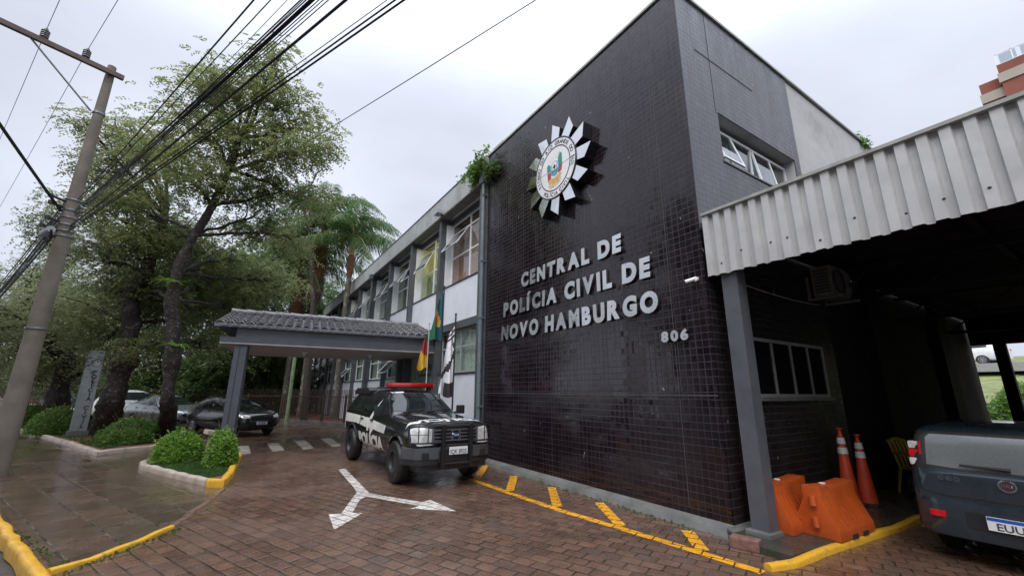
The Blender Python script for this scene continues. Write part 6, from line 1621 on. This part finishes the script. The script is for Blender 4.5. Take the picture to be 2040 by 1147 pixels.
shrub("small_shrub", "dull green bush between the crooked trunk and the silver-grey sedan", (-2.15, 19.3, .05), (.5, .5, .6), 2600, l_dark, 7)
# planter soil and ground cover
pl1 = MB().prism([(-1.85, 16.45), (-2.88, 15.72), (-6.2, 23.6), (-12.9, 39.4), (-10.6, 39.5), (-4.0, 22.5), (-1.2, 17.6)], -.05, .07); tag(pl1.build("planter_soil", m_soil), kind='structure')
pl2 = MB().prism([(-1.5, 13.5), (-1.44, 12.45), (-.16, 9.85), (.04, 9.75), (.2, 13.2), (-.2, 14.0)], -.05, .07); tag(pl2.build("planter_soil", m_soil), kind='structure')
def grass(name, polys, n, seed, lm, h=.07):
    rs = np.random.RandomState(seed); P = []
    from mathutils.geometry import intersect_point_tri_2d
    for poly, cnt, z in polys:
        x0, x1 = min(p[0] for p in poly), max(p[0] for p in poly); y0, y1 = min(p[1] for p in poly), max(p[1] for p in poly)
        pts = rs.uniform((x0, y0), (x1, y1), (cnt*3, 2)); inside = np.zeros(len(pts), bool); j = len(poly)-1
        for i in range(len(poly)):
            xi, yi = poly[i]; xj, yj = poly[j]
            c_ = ((yi > pts[:, 1]) != (yj > pts[:, 1])) & (pts[:, 0] < (xj-xi)*(pts[:, 1]-yi)/(yj-yi+1e-12)+xi); inside ^= c_; j = i
        pts = pts[inside][:cnt]; P.append(np.concatenate([pts, np.full((len(pts), 1), z)], 1))
    P = np.concatenate(P, 0); m_ = len(P)
    up_ = unit(rs.normal(size=(m_, 3))*np.array([.6, .6, .2])+np.array([0, 0, 1.0])); sd = unit(np.cross(up_, rs.normal(size=(m_, 3))))
    hh = h*rs.uniform(.4, 1.2, (m_, 1)); w_ = .014*rs.uniform(.6, 1.6, (m_, 1))
    V = np.stack([P-sd*w_*.4, P+up_*hh*.6+sd*w_*1.2, P+up_*hh, P+up_*hh*.6-sd*w_*1.2], 1)
    o = quads_mesh(name, V, lm); tag(o, "short bright green ground cover in the planters", "ground cover", kind='stuff'); return o
grass("ground_cover", [([(-1.45, 13.3), (-1.4, 12.5), (-.3, 10.1), (-.02, 10.4), (.1, 11.5), (.15, 13.2)], 16000, .07),
                       ([(-3.3, 17.6), (-6.2, 23.7), (-9, 30), (-12, 38), (-10.8, 38), (-5.5, 24), (-3.6, 20)], 15000, .07), ([(-2.9, 16.4), (-3.9, 18.6), (-3.3, 19), (-2.4, 17.4)], 3500, .07)], 0, 3, l_grass, .06)
sl = wthing("concrete_slab_piece", "pale broken slab lying between the two clipped shrubs", "slab", (-.42, 12.9, .4))
MB().box(-.16, -.12, 0, .16, .12, .1, Matrix.Translation((-.38, 12.9, .62)) @ Matrix.Rotation(.25, 4, 'Y') @ Matrix.Rotation(.4, 4, 'Z')).box(-.07, -.07, 0, .07, .07, .58, Matrix.Translation((-.38, 12.95, .06))).build("slab", m_kerb, sl, bevel=.01)
# moss and weeds in the kerb joints
grass("ground_cover", [([(-1.2, 5.9), (-.38, 7.05), (-.32, 7.02), (-1.14, 5.88)], 420, 0), ([(5.0, 3.6), (5.18, 3.6), (5.18, 8), (5.1, 8)], 140, 0), ([(-1.25, 6.15), (-2.1, 8.0), (-2.05, 8.1), (-1.15, 6.2)], 160, .004)], 0, 5, l_grass, .03)['label'] = "small weeds along the kerbs and the foot of the tiled wall"
hb = ("left end", "second from the left", "third from the left", "middle left", "middle", "middle right", "third from the right", "second from the right", "right end")
for k, (x, Y) in enumerate(((20, 45), (110, 43), (210, 40), (300, 37), (370, 35), (440, 34), (505, 34), (560, 38), (600, 46))):
    c = up(x, 800, Y); shrub("hedge_bush", "big leafy bush behind the fence, %s of the row" % hb[k], (c.x, c.y, 0), (2.3, 1.6, 3.0), 3600, l_dark, 80+k, (.30, .16), "bushes behind the fence")
# plants growing on the building
def sprig(label, c, r, n, seed, lm, hang=.3):
    rs = np.random.RandomState(seed); rn = random.Random(seed); t = thing("rooftop_plant", label, "plant", c, 0)
    mb = MB(); V = []
    for i in range(26):
        a = rn.uniform(0, 2*PI); e = rn.uniform(-.5, 1.0); tip = Vector((math.cos(a)*r[0], math.sin(a)*r[1], e*r[2]))*rn.uniform(.5, 1.05)
        C = bez((0, 0, 0), tip*.5+Vector((0, 0, r[2]*.35)), tip, 8); mb.tube(C, .007, 4)
        P = np.array([tuple(C[k]) for k in range(2, 9) for _ in range(max(1, n//180))])+rs.normal(size=(7*max(1, n//180), 3))*.05
        V.append(fronds(rs, P, .10, 3, .04, .075, .5))
    mb.build("stems", m_twig, t); quads_mesh("leaves", np.concatenate(V, 0), lm, t); return t
pp_ = up(940, 345, 9.85)
sprig("green shrub growing from the roof edge above the downpipe", (5.2, 9.95, 7.95), (.55, .75, .62), 1100, 4, l_box2)
sprig("dark moss tuft hanging on the upper left of the tiled wall", (5.24, 9.25, 7.75), (.12, .3, .38), 500, 6, l_dark)
sprig("thin weed growing on the far roof edge of the side wall", (13.6, 3.32, 8.45), (.25, .12, .3), 60, 9, l_box2)
def fern(label, c, seed):
    rs = np.random.RandomState(seed); rn = random.Random(seed); t = thing("fern", label, "fern", c, 0, "ferns growing on the trunk"); V = []
    for i in range(11):
        a = 2*PI*i/11+rn.uniform(-.2, .2); d = Vector((math.cos(a), math.sin(a), 0)); C = bez((0, 0, 0), d*.25+Vector((0, 0, .16)), d*.5+Vector((0, 0, rn.uniform(-.1, .08))), 9)
        for k in range(1, 10):
            tg = (C[k]-C[k-1]).normalized(); sd = tg.cross(Vector((0, 0, 1))).normalized()
            for sg in (-1, 1):
                tip = C[k]+sd*sg*.09*(1.1-k/10)+tg*.03; V.append([tuple(C[k]-tg*.02), tuple(C[k]+sd*sg*.03), tuple(tip), tuple(C[k]+tg*.02)])
    quads_mesh("fronds", np.array(V), l_box, t); return t
fern("bright fern growing low on the lichened trunk left of the porch", tuple(up(350, 690, Y3-.35)), 1)
fern("small bright fern growing high on the lichened trunk", tuple(up(336, 562, Y3-.3)), 2)
# ------------------------------------------------------------------ far things at the right
tw_ = wthing("apartment_tower", "distant red brick apartment tower with cream bands and a railed roof terrace", "building", (60, 0, 0))
m_bri = M("red_brick_far", (.20, .062, .04), .8, var=.2, vs=.3); m_cre = M("cream_band", (.34, .30, .25), .7, var=.1, vs=.4)
def tier(y0, y1, z0, z1, x0, depth):
    MB().box(x0, y0, 0, x0+depth, y1, z1).build("brick_wall", m_bri, tw_)
    z = z0
    while z > 3: MB().box(x0-.12, y0-.12, z, x0+depth, y1+.12, z+1.0).build("cream_band", m_cre, tw_); z -= 3
tier(-14, 3.0, 32.0, 34.0, 60, 14); tier(3.1, 4.5, 30.7, 32.9, 60.5, 9)
for k in range(4):
    for z in (30.2, 27.2):
        f_ = MB().box(59.93, .1-3.2*k-1.6, z-.5, 59.98, .1-3.2*k, z+1.2).build("window", m_greyframe, tw_); MB().box(59.90, .2-3.2*k-1.6, z-.4, 59.925, -3.2*k, z+1.1).build("pane", m_darkglass, f_)
rl_ = MB()
for k in range(16):
    y = 2.9-1.05*k
    rl_.box(60.1, y-.04, 34.0, 60.18, y+.04, 35.3)
rl_.box(60.1, -14, 35.2, 60.18, 2.9, 35.28).build("roof_railing", m_white, tw_)
for k in range(12): MB().box(60.12, 2.7-1.4*k-1.1, 34.15, 60.15, 2.7-1.4*k, 35.1).build("railing_panel", m_glassS, tw_)
# slope, shrubs and road beyond the canopy
sl_ = MB().add([(26, -20, .0), (26, 26, .0), (34, 26, 1.3), (34, -20, 1.3), (44, 26, 3.4), (44, -20, 3.4), (60, 26, 5.2), (60, -20, 5.2)], [(0, 3, 2, 1), (3, 5, 4, 2), (5, 7, 6, 4)])
tag(sl_.build("grass_slope", M("pale_grass_slope", (.16, .18, .07), .9, var=.3, vs=1.5)), kind='structure')
rd_ = MB().box(41.5, -20, 3.2, 47, 26, 3.75); tag(rd_.build("far_road", M("far_concrete_road", (.26, .26, .26), .6, var=.1)), kind='structure')
VAN.location = (44.5, 9.2, 3.75)
for k, (x, y, r) in enumerate(((24.5, 8.2, 1.4), (26, 5.6, 1.5), (27, 3.0, 1.5), (27.5, .5, 1.4))):
    shrub("hedge_shrub", "leafy shrub outside the rear opening of the canopy, %s of the row" % ("leftmost", "second from left", "third from left", "rightmost")[k], (x, y, .3), (r, r*1.0, r*1.15), 5200, l_box2, 60+k, (.16, .09), "shrubs beyond the canopy")
# ------------------------------------------------------------------ other side of the street (behind the viewer, seen in reflections)
for k, (x, y, h, sd_) in enumerate(((-14.5, 16, 14.5, 71), (-13, 10.5, 15, 72), (-12, 5.0, 15.5, 73), (-11, -1.0, 14, 74), (-10, -7, 13.5, 75))):
    rn = random.Random(sd_)
    bl = [(x+rn.uniform(-1.5, 1.5), y+rn.uniform(-2, 2), h*f, 2.4, 2.9, 1.7, 380, 2) for f in (.3, .4, .5, .58, .67, .76, .85, .93)]
    tree("street_tree", "%s leafy tree of the row on the other side of the street" % ("farthest", "second farthest", "middle", "second nearest", "nearest")[k], (x, y, -.1), [(x, y, -.1), (x+.2, y, h*.25), (x, y+.2, h*.6)], bl, l_dark, sd_, "trees across the street", (.6, 4, .14, .3))
hs = wthing("house", "two-storey house across the street with a pitched roof", "house", (-22, 0, -.1))
MB().box(-30, -9, -.1, -22, 24, 6.5).build("wall", m_panel, hs); MB().prism([(-30.6, 6.5), (-21.4, 6.5), (-26, 9.4)], -9.5, 24.5, lambda a, b, h: (a, h, b)).build("roof", m_bri, hs)
for k in range(7):
    for z in (.9, 4.0): 
        f_ = MB().box(-21.99, -7+4.4*k, z, -21.93, -5.2+4.4*k, z+1.4).build("window", m_white, hs); MB().box(-21.925, -6.9+4.4*k, z+.1, -21.91, -5.3+4.4*k, z+1.3).build("pane", m_darkglass, f_)
